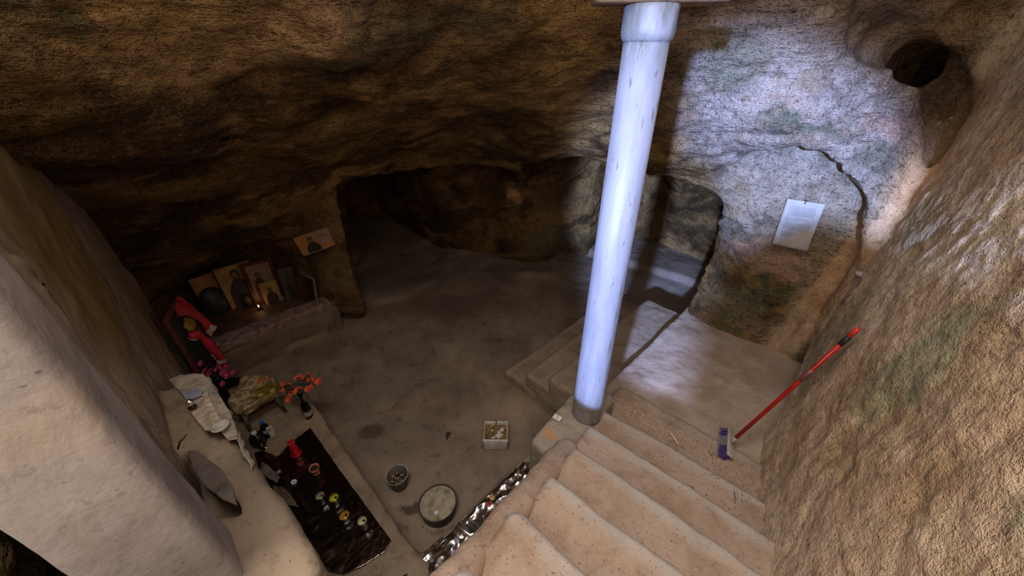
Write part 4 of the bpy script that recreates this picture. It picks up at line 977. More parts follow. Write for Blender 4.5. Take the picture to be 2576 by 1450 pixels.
a = at(700, 1194, BZ); t = thing('matchbook', 'tan open matchbook lying on the foil near the grey rag', 'matchbook', (a.x, a.y, BZ + 0.016), 0.9)
link('cover', box_mesh('cover', 0.05, 0.035, 0.003, 0.001), sm('tan_card', (0.50, 0.36, 0.20), 0.7, 0.2, 20, 0.1), t)
link('striker', box_mesh('striker', 0.05, 0.008, 0.004, 0.001, (0, -0.012, 0.001)), M['soot'], t)
# slate slab jammed in the wall hollow
sl = [(474, 1140), (498, 1136), (560, 1185), (585, 1225), (596, 1272), (560, 1258), (515, 1222), (488, 1185)]
sp = px_poly(sl, 1.50); 
o = link('slate_slab', sheet('slate_slab', sp, lambda a, b: 0.012 + 0.004 * N2(a, b, 12, 3, 63), P3(1.492), 0.006, 0.03), M['slate'])
tag(o, 'dark slate slab wedged in the hollow of the left wall ledge', 'slab')

# ------------------------------------------------------------------ wall shelf with white cloths
SZ = 1.502
M['linen'] = sm('grubby_linen', (0.52, 0.46, 0.38), 0.85, 0.35, 12, 0.3, 90, 0.002)
M['lace'] = sm('lace', (0.58, 0.50, 0.41), 0.85, 0.35, 16, 0.6, 60, 0.006, col2=(0.40, 0.30, 0.22))
cpoly = px_poly([(428, 960), (480, 948), (515, 949), (540, 975), (562, 1010), (586, 1050), (598, 1085), (602, 1112), (582, 1118), (560, 1095), (520, 1075), (470, 1010)], SZ)
o = link('shelf_cloth', sheet('shelf_cloth', cpoly, lambda a, b: 0.020 + 0.008 * N2(a, b, 9, 3, 64, ridge=True), P3(SZ), 0.006, 0.002), M['linen'])
tag(o, 'off-white cloth spread along the ledge of the left wall', 'cloth')
lpoly = px_poly([(468, 1014), (495, 1000), (524, 990), (535, 1015), (552, 1048), (563, 1072), (565, 1084), (545, 1092), (523, 1094), (505, 1072), (480, 1040)], SZ + 0.03)
o = link('lace_doily', sheet('lace_doily', lpoly, lambda a, b: 0.012 + 0.010 * N2(a, b, 12, 3, 65, ridge=True) + 0.004 * np.sin(b * 160) * (sdpoly(a, b, lpoly) > -0.02), P3(SZ + 0.03), 0.005, 0.002), M['lace'])
tag(o, 'wavy edged lace doily lying on top of the ledge cloth', 'doily')
m = MB(); cc = at(549, 1073, SZ + 0.062)
for k in range(-3, 4):
    d = Vector((math.cos(0.9 + k * 0.33), math.sin(0.9 + k * 0.33), 0)); vs, fs = tube_verts([cc - Vector((0.02, 0.02, 0)), cc + d * 0.045 - Vector((0.02, 0.02, 0))], 0.0028, 6); m.add(vs, fs)
m.addmesh(lathe_mesh('q', [(0, -0.004), (0.036, -0.004), (0.040, 0.0), (0.036, 0.001), (0, 0.001)], 24), Matrix.Translation(cc + Vector((0.004, 0.004, -0.002))))
o = link('leaf_doily', m.mesh('leaf_doily'), M['white']); tag(o, 'white leaf patterned lace piece at the near end of the ledge cloth', 'doily')
bc = px_poly([(456, 987), (508, 979), (508, 996), (470, 1010)], SZ + 0.055)
o = link('blue_card', sheet('blue_card', bc, lambda a, b: 0.002 + 0.001 * N2(a, b, 6, 2, 66), P3(SZ + 0.055), 0.005, 0.0015), sm('blue_card', (0.42, 0.45, 0.62), 0.6, 0.15, 8, 0.1))
tag(o, 'pale blue card lying on the cloth of the wall ledge', 'card')
a = at(485, 1026, SZ + 0.05); t = thing('glass_ornament', 'small shiny ornament on a dark foot at the ledge edge', 'ornament', (a.x, a.y, SZ + 0.055))
link('ball', lathe_mesh('ball', [(0, 0.012), (0.012, 0.014), (0.020, 0.028), (0.018, 0.042), (0.008, 0.052), (0, 0.053)], 20), M['foil_bright'], t)
link('foot', lathe_mesh('foot', [(0, 0), (0.020, 0), (0.012, 0.008), (0.008, 0.014), (0, 0.014)], 20), sm('dark_foot', (0.05, 0.02, 0.025), 0.5, 0.2, 9, 0.1), t)
# cloth edge hanging along the front of the ledge
Lp = [(515, 949), (530, 990), (552, 1035), (575, 1075), (598, 1115), (618, 1150), (632, 1182)]
Rp = [(528, 960), (555, 1000), (580, 1040), (597, 1075), (606, 1110), (622, 1138), (636, 1180)]
m = MB(); vs = []; nL = 60
def lerp_pts(P, t, z):
    f = t * (len(P) - 1); i = min(int(f), len(P) - 2); s = f - i
    return at(P[i][0] * (1 - s) + P[i + 1][0] * s, P[i][1] * (1 - s) + P[i + 1][1] * s, z)
for i in range(nL):
    t_ = i / (nL - 1); a = lerp_pts(Lp, t_, SZ + 0.025 - 0.02 * t_); b = lerp_pts(Rp, t_, SZ - 0.05 - 0.03 * t_)
    for k in range(9):
        s = k / 8; q_ = a.lerp(b, s); wv = 0.006 * math.sin(i * 0.9 + k * .3) * s + 0.004 * math.sin(i * 0.37)
        vs.append(q_ + pq(wv + 0.012 * math.sin(s * math.pi), 0, 0.008 * math.sin(s * math.pi)))
fs = [(i * 9 + k, (i + 1) * 9 + k, (i + 1) * 9 + k + 1, i * 9 + k + 1) for i in range(nL - 1) for k in range(8)]
me = mesh('ledge_valance', vs, fs); bm = bmesh.new(); bm.from_mesh(me); bmesh.ops.solidify(bm, geom=bm.faces[:], thickness=0.002); bm.to_mesh(me); bm.free()
o = link('ledge_valance', me, M['linen']); tag(o, 'long narrow white fabric edging hanging down in front of the wall ledge', 'cloth')
a = at(458, 1108, 1.62); o = link('dry_twig', tube_mesh('dry_twig', [at(470, 1092, 1.66), at(462, 1104, 1.63), at(452, 1112, 1.62), at(448, 1130, 1.57)], [0.002, 0.004, 0.005, 0.004], 8), M['twig'])
tag(o, 'short dry twig sticking out of the crack in the left wall', 'twig')

# ------------------------------------------------------------------ containers on the floor
a = at(1101, 1300, 0); zb = fz(a.x, a.y) + 0.004
ctr = at(1101, 1263, 0.13); t = thing('sand_basin', 'large round basin full of damp greenish sand on the cave floor', 'basin', (ctr.x, ctr.y, zb))
link('shell', lathe_mesh('shell', [(0, 0), (0.125, 0), (0.132, 0.01), (0.145, 0.125), (0.150, 0.130), (0.147, 0.134), (0.140, 0.130), (0.134, 0.10), (0, 0.09)], 64, wob=0.01), M['bucket'], t)
def sandtop(r, z, amp, seed):
    n = 48; xs = np.linspace(-r, r, n); m = MB(); X, Y = np.meshgrid(xs, xs, indexing='ij'); R = np.sqrt(X ** 2 + Y ** 2)
    s = np.where(R > r, r / np.maximum(R, 1e-6), 1); X = X * s; Y = Y * s
    H_ = z + amp * fbm(np.stack([X.ravel(), Y.ravel(), 0 * X.ravel() + seed], 1), 22, 3, seed).reshape(X.shape) * np.clip(1.05 - R / r, 0.15, 1)
    vs = [Vector((X[i, j], Y[i, j], H_[i, j])) for i in range(n) for j in range(n)]
    fs = [(i * n + j, (i + 1) * n + j, (i + 1) * n + j + 1, i * n + j + 1) for i in range(n - 1) for j in range(n - 1) if (R[i, j] <= r * 1.02 or R[i + 1, j + 1] <= r * 1.02)]
    return mesh('sand', vs, fs)
link('sand', sandtop(0.140, 0.118, 0.008, 3), M['sand'], t)
bt = thing('tea_light', 'small round white tea light pressed into the sand of the basin', 'candle', (at(1097, 1290, 0.13).x, at(1097, 1290, 0.13).y, zb + 0.122))
link('cup', lathe_mesh('cup', [(0, -0.004), (0.015, -0.004), (0.016, 0.008), (0.0145, 0.008), (0.014, 0.005), (0, 0.005)], 24), M['white_plastic'], bt)
link('wick', lathe_mesh('wick', [(0.003, 0.005), (0.002, 0.010), (0, 0.011)], 8), M['ash'], bt)
c = at(998, 1193, 0.15); t = thing('small_bucket', 'small dark bucket with a pale rim holding burnt candle stubs', 'bucket', (c.x, c.y, 0)); t.location.z = fz(c.x, c.y) + 0.003
link('shell', lathe_mesh('shell', [(0, 0), (0.062, 0), (0.066, 0.006), (0.088, 0.15), (0.084, 0.15), (0.063, 0.012), (0, 0.012)], 48, closed=True), M['bucket'], t)
link('rim', lathe_mesh('rim', [(0.0875, 0.146), (0.0915, 0.148), (0.0915, 0.153), (0.0855, 0.154), (0.084, 0.148)], 48, closed=True), M['rim'], t)
link('ash', sandtop(0.074, 0.072, 0.010, 7), M['soot'], t)
rnd = random.Random(11); mcs = MB()
for k in range(46):
    a_ = rnd.uniform(0, 6.28); r_ = 0.068 * rnd.random() ** .5; d = Vector((rnd.uniform(-1, 1), rnd.uniform(-1, 1), rnd.uniform(-.1, .5))).normalized() * rnd.uniform(.008, .02)
    p_ = Vector((r_ * math.cos(a_), r_ * math.sin(a_), 0.084)); p_ = p_ if (p_ + d).xy.length < 0.078 else p_ * 0.6
    vs, fs = tube_verts([p_ - d * .5, p_ + d], rnd.uniform(.002, .0042), 6); mcs.add(vs, fs)
tag(link('candle_stubs', mcs.mesh('candle_stubs'), sm('burnt_wax', (0.55, 0.46, 0.34), 0.7, 0.8, 60, 0.2, col2=(0.10, 0.07, 0.05)), t), kind='stuff')
link('orange_peel', lathe_mesh('orange_peel', [(0, 0.112), (0.010, 0.114), (0.012, 0.120), (0, 0.125)], 12, loc=(-0.012, 0.035, 0)), sm('orange_bit', (0.60, 0.25, 0.06), 0.7, 0.3, 30, 0.2), t)
# foam box
c = at(1248, 1084, 0.14); t = thing('foam_box', 'open white styrofoam box filled with rusty soil and wax drips', 'box', (c.x - 0.002, c.y, 0), math.radians(-1)); t.location.z = fz(c.x, c.y) + 0.004
m = MB(); W_, D_, Hh = 0.232, 0.215, 0.14; th = 0.018
def add_box(m, sx, sy, sz, loc, bev=0.0): m.addmesh(box_mesh('q', sx, sy, sz, bev, loc))
add_box(m, W_, D_, 0.02, (0, 0, 0.01), 0.004)
add_box(m, W_, th, Hh, (0, -D_ / 2 + th / 2, Hh / 2), 0.006); add_box(m, W_ * .46, th, Hh, (-W_ * .27, D_ / 2 - th / 2, Hh / 2), 0.006); add_box(m, W_ * .46, th, Hh * 1.03, (W_ * .25, D_ / 2 - th / 2, Hh * .515), 0.006)
link('shell', m.mesh('shell'), M['foam'], t)
M['stained_foam'] = sm('stained_foam', (0.52, 0.42, 0.28), 0.8, 0.5, 14, 0.5, 60, 0.004)
for sx in (-1, 1): link('side', box_mesh('side', th, D_, Hh * .93, 0.006, (sx * (W_ / 2 - th / 2), 0, Hh * .46)), M['stained_foam'], t)
n = 30; xs = np.linspace(-W_ / 2 + th * .8, W_ / 2 - th * .8, n); ys = np.linspace(-D_ / 2 + th * .8, D_ / 2 - th * .8, n)
vs = [Vector((x, y, 0.105 + 0.010 * float(fbm(np.array([[x, y, 0.3]]), 25, 3, 5)[0]))) for x in xs for y in ys]
link('soil', mesh('soil', vs, [(i * n + j, (i + 1) * n + j, (i + 1) * n + j + 1, i * n + j + 1) for i in range(n - 1) for j in range(n - 1)]), M['soil'], t)
for (x, y, r, s) in [(0.030, -0.02, 0.030, 3), (0.055, 0.03, 0.020, 4), (-0.02, -0.055, 0.016, 6)]:
    pl = [(x + r * (1 + .4 * math.sin(a * 3 + s)) * math.cos(a), y + r * (1 + .4 * math.cos(a * 2 + s)) * math.sin(a)) for a in np.linspace(0, 6.28, 16, endpoint=False)]
    link('wax_drip', sheet('wax_drip', pl, lambda a, b: 0.118 + 0.006 * N2(a, b, 40, 2, 7), lambda a, b, h: Vector((a, b, h)), 0.004, 0.01), M['white'], t)
for (x, y, z, rz, L) in [(-0.035, 0.055, 0.135, 0.9, 0.06), (0.098, 0.05, 0.13, 1.5, 0.075)]:
    link('wood_chip', box_mesh('wood_chip', L, 0.014, 0.010, 0.002, (x, y, z), rot=Matrix.Rotation(rz, 3, 'Z') @ Matrix.Rotation(0.3, 3, 'Y')), sm('fresh_wood', (0.62, 0.46, 0.26), 0.8, 0.3, 20, 0.2), t)
link('peg', lathe_mesh('peg', [(0, 0.105), (0.009, 0.105), (0.009, 0.13), (0.003, 0.135), (0, 0.136)], 12, loc=(-0.035, 0.015, 0)), M['white_plastic'], t)
# little boxes on the silver strip
a = at(1237, 1254, 0.37); t = thing('match_packet', 'tiny yellow packet with a red mark on the silver foil strip', 'packet', (a.x, a.y, 0.372), 0.6)
link('card', box_mesh('card', 0.028, 0.042, 0.012, 0.002, (0, 0, 0.006)), M['yellow_print'], t)
link('mark', box_mesh('mark', 0.010, 0.014, 0.001, 0, (0, 0.004, 0.0125)), M['red_plastic'], t)
a = at(1231, 1274, 0.37); t = thing('candle_stub', 'red and white candle stub on the silver strip next to the yellow packet', 'candle', (a.x, a.y, 0.372))
link('wax', lathe_mesh('wax', [(0, 0), (0.013, 0), (0.013, 0.022), (0.011, 0.024), (0, 0.024)], 16), M['red_plastic'], t)
link('holder', lathe_mesh('holder', [(0, 0), (0.012, 0), (0.016, 0.012), (0.014, 0.012), (0.010, 0.003), (0, 0.003)], 16, loc=(0.03, -0.005, 0)), M['white_plastic'], t)

# ------------------------------------------------------------------ matchbox on the plinth
PZ = 0.853
a = at(1402, 1052, PZ + 0.012); t = thing('matchbox', 'white matchbox with small dark print lying on the grey cement block', 'matchbox', (a.x, a.y, PZ + 0.004), math.radians(-38))
link('sleeve', box_mesh('sleeve', 0.060, 0.042, 0.016, 0.0012, (0, 0, 0.009)), M['white_plastic'], t)
link('drawer', box_mesh('drawer', 0.061, 0.038, 0.012, 0.001, (0, 0, 0.009)), M['white'], t)
m = MB()
for (x0, y0, x1, y1) in [(-.022, .013, .000, .013), (-.006, .004, .004, .008), (.004, .008, .008, .001), (.008, .001, .001, -.003), (.000, -.006, .014, -.009), (-.020, -.010, .002, -.012)]:
    vs, fs = tube_verts([(x0, y0, 0.0172), (x1, y1, 0.0172)], 0.0010, 6); m.add(vs, fs)
link('print', m.mesh('print'), M['soot'], t)

# ------------------------------------------------------------------ broom
T0 = at_k(2158, 828, 2.08); H0 = at(1840, 1112, 0.775)
dv = (T0 - H0); L = dv.length; dn = dv.normalized()
t = thing('broom', 'broom with a long red handle leaning on the right rock wall', 'broom', (H0.x, H0.y, H0.z))
def seg_(a, b): return [dn * a, dn * ((a + b) / 2), dn * b]
link('handle', tube_mesh('handle', seg_(0.03, L - 0.02), 0.0125, 20), sm('red_handle', (0.62, 0.018, 0.012), 0.35, 0.35, 5, 0.15, 40, 0.002), t)
link('grip_band', tube_mesh('grip_band', seg_(L - 0.125, L - 0.055), 0.0145, 20), sm('dark_band', (0.025, 0.022, 0.028), 0.5, 0.2, 20, 0.1), t)
link('end_cap', tube_mesh('end_cap', [dn * (L - 0.05), dn * (L - 0.01), dn * (L + 0.006)], [0.0135, 0.0145, 0.010], 20), sm('red_cap', (0.85, 0.06, 0.05), 0.35, 0.1, 20, 0.1), t)
link('worn_band', tube_mesh('worn_band', seg_(L * 0.60, L * 0.69), 0.0131, 20), sm('worn_band', (0.35, 0.10, 0.09), 0.5, 0.7, 30, 0.2, col2=(0.10, 0.03, 0.05)), t)
hd = (at(1836, 1078, 0.775) - at(1834, 1150, 0.775)).normalized()          # direction of the head on the floor
hx = hd; hz = (Vector((0, 0, 1)) * 0.80 + Vector((hd.y, -hd.x, 0)) * 0.55).normalized(); hy = hz.cross(hx).normalized(); hz = hx.cross(hy)
R = Matrix((hx, hy, hz)).transposed()
hm = box_mesh('head', 0.255, 0.052, 0.022, 0.008, (0, 0, -0.008), rot=None); hm.transform(R.to_4x4())
link('head', hm, sm('grey_plastic_head', (0.50, 0.46, 0.40), 0.5, 0.25, 12, 0.15), t)
link('socket', tube_mesh('socket', [Vector((0, 0, -0.005)), dn * 0.03, dn * 0.05], [0.020, 0.0175, 0.0165], 20), sm('socket', (0.42, 0.38, 0.33), 0.5, 0.2, 12, 0.1), t)
for nm, lo, hi, mt in [('bristles', -0.12, -0.035, 'purple'), ('bristles', 0.052, 0.12, 'purple'), ('bristles', -0.035, 0.052, 'grey')]:
    m = MB(); rb = random.Random(int(100 * (lo + 1)))
    for k in range(int((hi - lo) * 2600)):
        x_ = rb.uniform(lo, hi); y_ = rb.uniform(-0.022, 0.022)
        b0 = R @ Vector((x_, y_, -0.016)); 
        b1 = R @ Vector((x_ * 1.08 + rb.uniform(-.004, .004), y_ * 1.5 + 0.010, -0.072 + rb.uniform(-.006, .004)))
        side = (R @ Vector((0.0012, 0, 0))); s2 = (R @ Vector((0, 0.0012, 0)))
        m.add([b0 - side, b0 + side, b0 + s2, b1 - side * .8, b1 + side * .8, b1 + s2 * .8], [(0, 1, 4, 3), (1, 2, 5, 4), (2, 0, 3, 5), (3, 4, 5)])
    ob = link(nm, m.mesh(nm), sm('purple_bristles', (0.085, 0.03, 0.28), 0.6, 0.4, 60, 0.1) if mt == 'purple' else sm('grey_bristles', (0.30, 0.29, 0.36), 0.6, 0.4, 60, 0.1), t, smooth=False)
    ob['label'] = mt + ' bristles'

# ------------------------------------------------------------------ notice on the rock
c = [at_p(u, v, 3.655) for u, v in [(1983, 496), (2073, 518), (2030, 637), (1942, 611)]]
pc = sum(c, Vector()) / 4; wv_ = ((c[1] - c[0]) + (c[2] - c[3])).normalized(); hv = ((c[0] - c[3]) + (c[1] - c[2])).normalized()
nv = wv_.cross(hv).normalized(); wv_ = hv.cross(nv)
PW = ((c[1] - c[0]).length + (c[2] - c[3]).length) / 2; PH = ((c[0] - c[3]).length + (c[1] - c[2]).length) / 2
Rp_ = Matrix((wv_, hv, nv)).transposed().to_4x4()
t = thing('paper_notice', 'white printed sheet hanging on the blue lit rock wall inside the arch', 'notice', pc)
def pm(me): me.transform(Rp_); return me
n = 16; vs = [Vector(((i / n - .5) * PW, (j / n - .5) * PH, 0.004 * math.sin(i / n * 3.1) + 0.003 * math.sin(j / n * 5))) for i in range(n + 1) for j in range(n + 1)]
me = mesh('sheet', vs, [(i * (n + 1) + j, (i + 1) * (n + 1) + j, (i + 1) * (n + 1) + j + 1, i * (n + 1) + j + 1) for i in range(n) for j in range(n)])
bm = bmesh.new(); bm.from_mesh(me); bmesh.ops.solidify(bm, geom=bm.faces[:], thickness=0.0012); bm.to_mesh(me); bm.free()
link('sheet', pm(me), sm('paper', (0.50, 0.50, 0.50), 0.7, 0.05, 10, 0.05), t)
m = MB(); rt = random.Random(8)
def line(y, x0, x1):
    x = x0
    while x < x1 - 0.02:
        w = rt.uniform(0.015, 0.05); w = min(w, x1 - x); zz = 0.004 * math.sin((x / 1 + .5) * 3.1) + 0.0035 * math.sin((y + .5) * 5) + 0.0005
        m.add([((x) * PW, y * PH, zz + .0012), ((x + w) * PW, y * PH, zz + .0012), ((x + w) * PW, y * PH + 0.0034, zz + .0012), (x * PW, y * PH + 0.0034, zz + .0012)], [(0, 1, 2, 3)])
        x += w + 0.012
for k in range(9): line(0.37 - k * 0.024, -0.36, 0.36 if k < 8 else 0.1)
for k in range(3): line(0.125 - k * 0.026, -0.36, 0.20 if k == 0 else -0.02)
for k in range(7): line(0.030 - k * 0.024, -0.36, 0.36)
for k in range(5): line(-0.175 - k * 0.024, -0.36, 0.05 if k < 2 else -0.1)
tag(link('printed_text', pm(m.mesh('printed_text')), sm('faded_ink', (0.20, 0.21, 0.25), 0.8, 0.1, 10, 0.0), t, smooth=False), kind='stuff')
m = MB(); vs, fs = tube_verts([Vector((0.0, PH / 2 - 0.012, 0.012)), Vector((0.0, PH / 2 - 0.008, -0.06))], 0.003, 8); m.add(vs, fs)
vs, fs = tube_verts([Vector((0.0, PH / 2 - 0.018, 0.008)), Vector((0.004, PH / 2 - 0.002, 0.012)), Vector((0.0, PH / 2 + 0.012, 0.006)), Vector((-0.006, PH / 2 + 0.004, 0.010))], 0.0035, 8); m.add(vs, fs)
link('hook', pm(m.mesh('hook')), M['dark_metal'], t)

# ------------------------------------------------------------------ icons in the niche (generic painted panels)
AZ = 0.395
rock_flag = 0
def disc_pts(cx, cz, rx, rz, n=18): return [(cx + rx * math.cos(2 * math.pi * k / n), cz + rz * math.sin(2 * math.pi * k / n)) for k in range(n)]
def flat_poly(pts, y, th=0.002):
    n = len(pts); vs = [(x, y - th, z) for x, z in pts] + [(x, y, z) for x, z in pts]
    fs = [tuple(range(n)), tuple(reversed(range(n, 2 * n)))] + [(i, i + n, (i + 1) % n + n, (i + 1) % n) for i in range(n)]
    return vs, fs
def icon(label, loc, w, h, yaw, tilt, frame, bg, robe, face, halo, roll=0.0, fig=(0, 0.5, 1.0), fw=0.0, group=None, inset=None):
    """panel facing local -y, standing on its lower edge"""
    t = thing('icon', label, 'icon', loc, 0, group)
    RM = Matrix.Rotation(yaw, 4, 'Z') @ Matrix.Rotation(tilt, 4, 'X') @ Matrix.Rotation(roll, 4, 'Y')
    th = 0.022
    def put(nm, me, mt, par=None): me.transform(RM); return link(nm, me, mt, par or t, smooth=False)
    pnl = put('panel', box_mesh('panel', w - 2 * fw + 0.002, th * .8, h - 2 * fw + 0.002, 0.001, (0, 0, h / 2)), bg)
    if fw > 0:
        m = MB()
        add_box(m, w, th, fw, (0, 0, fw / 2), 0.002); add_box(m, w, th, fw, (0, 0, h - fw / 2), 0.002)
        add_box(m, fw, th, h - 2 * fw, (-w / 2 + fw / 2, 0, h / 2), 0.002); add_box(m, fw, th, h - 2 * fw, (w / 2 - fw / 2, 0, h / 2), 0.002)
        put('frame', m.mesh('frame'), frame)
    if robe is not None:
        fx_, fz_, s = fig; s *= w; y0 = -th * .4
        if halo is not None:
            m = MB(); m.add(*flat_poly(disc_pts(fx_ * w, h * fz_ + s * .16, s * .24, s * .26), y0 - .0005)); put('painted_halo', m.mesh('painted_halo'), halo, pnl)
        m = MB(); zb = fw + 0.002
        m.add(*flat_poly([(fx_ * w - s * .42, zb), (fx_ * w + s * .42, zb), (fx_ * w + s * .36, h * fz_ * .62), (fx_ * w + s * .20, h * fz_ * .90), (fx_ * w + s * .09, h * fz_ + s * .02), (fx_ * w - s * .09, h * fz_ + s * .02), (fx_ * w - s * .22, h * fz_ * .90), (fx_ * w - s * .38, h * fz_ * .62)], y0 - .002))
        m.add(*flat_poly(disc_pts(fx_ * w, h * fz_ + s * .19, s * .15, s * .19), y0 - .002))
        put('painted_robe', m.mesh('painted_robe'), robe, pnl)
        m = MB(); m.add(*flat_poly(disc_pts(fx_ * w, h * fz_ + s * .15, s * .095, s * .13), y0 - .004, .0015)); put('painted_face', m.mesh('painted_face'), face, pnl)
    if inset:
        m = MB(); add_box(m, inset[2], 0.004, inset[3], (inset[0], -th * .4 - .005, inset[1]), 0.0005); put('photo', m.mesh('photo'), inset[4])
    return t
gold = sm('gold_ground', (0.42, 0.27, 0.085), 0.55, 0.35, 8, 0.1, col2=(0.30, 0.15, 0.06))
orange_g = sm('orange_ground', (0.48, 0.21, 0.06), 0.55, 0.3, 8, 0.1)
dkred = sm('dark_red_frame', (0.10, 0.015, 0.012), 0.5, 0.3, 8, 0.1)
dkbrown = sm('dark_brown_frame', (0.045, 0.028, 0.018), 0.5, 0.3, 8, 0.1)
robe_d = sm('dark_robe', (0.035, 0.022, 0.016), 0.6, 0.3, 10, 0.1)
robe_r = sm('wine_robe', (0.08, 0.022, 0.018), 0.6, 0.3, 10, 0.1)
skin = sm('painted_skin', (0.22, 0.11, 0.06), 0.6, 0.3, 10, 0.1)
hal = sm('painted_halo', (0.34, 0.21, 0.06), 0.5, 0.2, 10, 0.1)
palebg = sm('faded_print', (0.34, 0.22, 0.16), 0.6, 0.2, 10, 0.1)
greyp = sm('grey_print', (0.10, 0.085, 0.07), 0.5, 0.4, 10, 0.1)
def on_alt(u, v): a = at(u, v, AZ); return (a.x, a.y, AZ)
Y45 = math.radians(40)
icon('small gold and orange icon leaning at the far left of the niche', on_alt(550, 778), 0.25, 0.46, Y45 + .22, -0.14, dkbrown, orange_g, None, None, None)
icon('largest icon in the niche, bearded half figure on a yellow ground', on_alt(628, 765), 0.40, 0.55, Y45 + .10, -0.16, dkbrown, gold, robe_d, skin, hal, fw=0.012, fig=(-0.02, 0.66, 0.80))
icon('icon in a broad dark red frame behind the small gold icon', on_alt(682, 757), 0.34, 0.56, Y45 - .08, -0.10, dkred, palebg, robe_r, skin, None, fw=0.045, fig=(-0.10, 0.62, 0.55))
icon('little gold icon of a face leaning in front of the red framed icon', on_alt(692, 762), 0.19, 0.30, Y45 - .05, -0.12, gold, gold, robe_d, skin, hal, fig=(0, 0.55, 0.85))
icon('tall black framed icon right of the red framed icon', on_alt(741, 752), 0.19, 0.45, Y45 - .25, -0.12, dkbrown, greyp, robe_d, robe_r, None, fw=0.014, fig=(0, 0.6, 0.5))
icon('narrow dark panel seen nearly edge on at the right of the niche', on_alt(768, 757), 0.20, 0.36, Y45 - .95, -0.10, dkbrown, robe_d, robe_r, skin, None, fw=0.010, fig=(0, 0.6, 0.7))
icon('thin pale edged panel leaning outermost right in the niche', on_alt(784, 757), 0.22, 0.34, Y45 - 1.15, -0.16, sm('pale_edge', (0.36, 0.28, 0.2), 0.6, 0.2, 10, 0.1), robe_d, None, None, None, fw=0.012)
# icon with photograph fixed to the rock pier
pc_ = A(797, 606, 4.20)
icon('gold icon with a small photograph tucked over it, hung high on the rock pier', (pc_.x, pc_.y, pc_.z - 0.12), 0.36, 0.235, math.radians(30), 0.05, sm('pale_edge2', (0.40, 0.30, 0.2), 0.6, 0.2, 10, 0.1), orange_g, robe_d, skin, hal, roll=math.radians(-10), fw=0.008, fig=(-0.10, 0.55, 0.50),
     inset=(0.10, 0.145, 0.13, 0.15, sm('old_photo', (0.40, 0.27, 0.22), 0.5, 0.5, 14, 0.1, col2=(0.22, 0.12, 0.12))))
# dark oval tray
t = thing('oval_tray', 'dark oval metal tray leaning in front of the leftmost icon', 'tray', on_alt(560, 792))
RM = Matrix.Rotation(Y45 + .2, 4, 'Z') @ Matrix.Rotation(-0.30, 4, 'X')
me = lathe_mesh('dish', [(0, 0.006), (0.115, 0.004), (0.128, -0.008), (0.132, -0.008), (0.120, 0.012), (0, 0.014)], 40); me.transform(RM @ Matrix.Translation((0, 0, 0.185)) @ Matrix.Scale(1.35, 4, (0, 0, 1)) @ Matrix.Rotation(math.pi / 2, 4, 'X'))
link('dish', me, sm('oxidised_metal', (0.028, 0.026, 0.024), 0.5, 0.3, 10, 0.2), t)
me = lathe_mesh('rim', [(0.128, -0.010), (0.134, -0.010), (0.134, -0.004), (0.128, -0.004)], 40, closed=True); me.transform(RM @ Matrix.Translation((0, 0, 0.185)) @ Matrix.Scale(1.35, 4, (0, 0, 1)) @ Matrix.Rotation(math.pi / 2, 4, 'X'))
link('rim', me, M['soot'], t)
# white figurine on its card
t = thing('figurine', 'little white bust figurine with a folded card in the niche', 'figurine', on_alt(596, 770), Y45)
link('bust', sdf_mesh('bust', (-0.06, -0.04, 0), (0.06, 0.04, 0.19), 0.005, lambda X, Y, Z: smin(smin(np.sqrt(X ** 2 + Y ** 2 + (Z - 0.15) ** 2) - 0.034, np.sqrt((X * .8) ** 2 + (Y * 1.2) ** 2 + ((Z - 0.075) * .8) ** 2) - 0.042, 0.03), sbox(X, Y, Z, (0, 0, 0.025), (0.042, 0.026, 0.028), 0.01), 0.03)), M['white'], t)
link('card', box_mesh('card', 0.11, 0.002, 0.09, 0, (0.06, 0.012, 0.045), rot=Matrix.Rotation(-0.25, 3, 'X')), M['linen'], t)
link('base', box_mesh('base', 0.13, 0.06, 0.006, 0.001, (0.045, 0, 0.003)), M['white'], t)
# pots and cups
for (u, v, r, h, mt, lb) in [(629, 768, 0.055, 0.15, sm('brown_pot', (0.09, 0.055, 0.035), 0.4, 0.4, 10, 0.2), 'dark brown round oil lamp jar in front of the largest icon'),
                            (657, 752, 0.060, 0.17, sm('tan_pot', (0.19, 0.125, 0.085), 0.5, 0.4, 10, 0.2), 'tan clay vase between the largest icon and the red framed icon'),
                            (711, 757, 0.034, 0.085, sm('pale_pot', (0.24, 0.17, 0.12), 0.5, 0.4, 10, 0.2), 'small pale cup below the black framed icon')]:
    t = thing('clay_pot', lb, 'pot', on_alt(u, v))
    link('pot_body', lathe_mesh('pot_body', [(0, 0), (r * .6, 0), (r * .8, h * .1), (r, h * .45), (r * .8, h * .8), (r * .55, h * .9), (r * .6, h), (r * .5, h), (r * .45, h * .88), (0, h * .8)], 32), mt, t)
    link('mouth', lathe_mesh('mouth', [(0, h * .86), (r * .47, h * .86), (r * .47, h * .90), (0, h * .90)], 20), M['soot'], t)
a = on_alt(654, 779); t = thing('candle_glass', 'tiny lit candle glass glowing in the middle of the niche', 'candle', a)
link('glass', lathe_mesh('glass', [(0, 0), (0.020, 0), (0.024, 0.045), (0.0225, 0.045), (0.0185, 0.005), (0, 0.005)], 24), M['glass'], t)
link('wax', lathe_mesh('wax', [(0, 0.006), (0.0180, 0.006), (0.020, 0.028), (0, 0.028)], 20), M['old_paper'], t)
link('flame', lathe_mesh('flame', [(0, 0.034), (0.006, 0.040), (0.0075, 0.050), (0.004, 0.064), (0, 0.074)], 16), M['flame'], t)
ld = bpy.data.lights.new('candle_light', 'POINT'); ld.energy = 0.12; ld.color = (1, 0.5, 0.2); ld.shadow_soft_size = 0.012
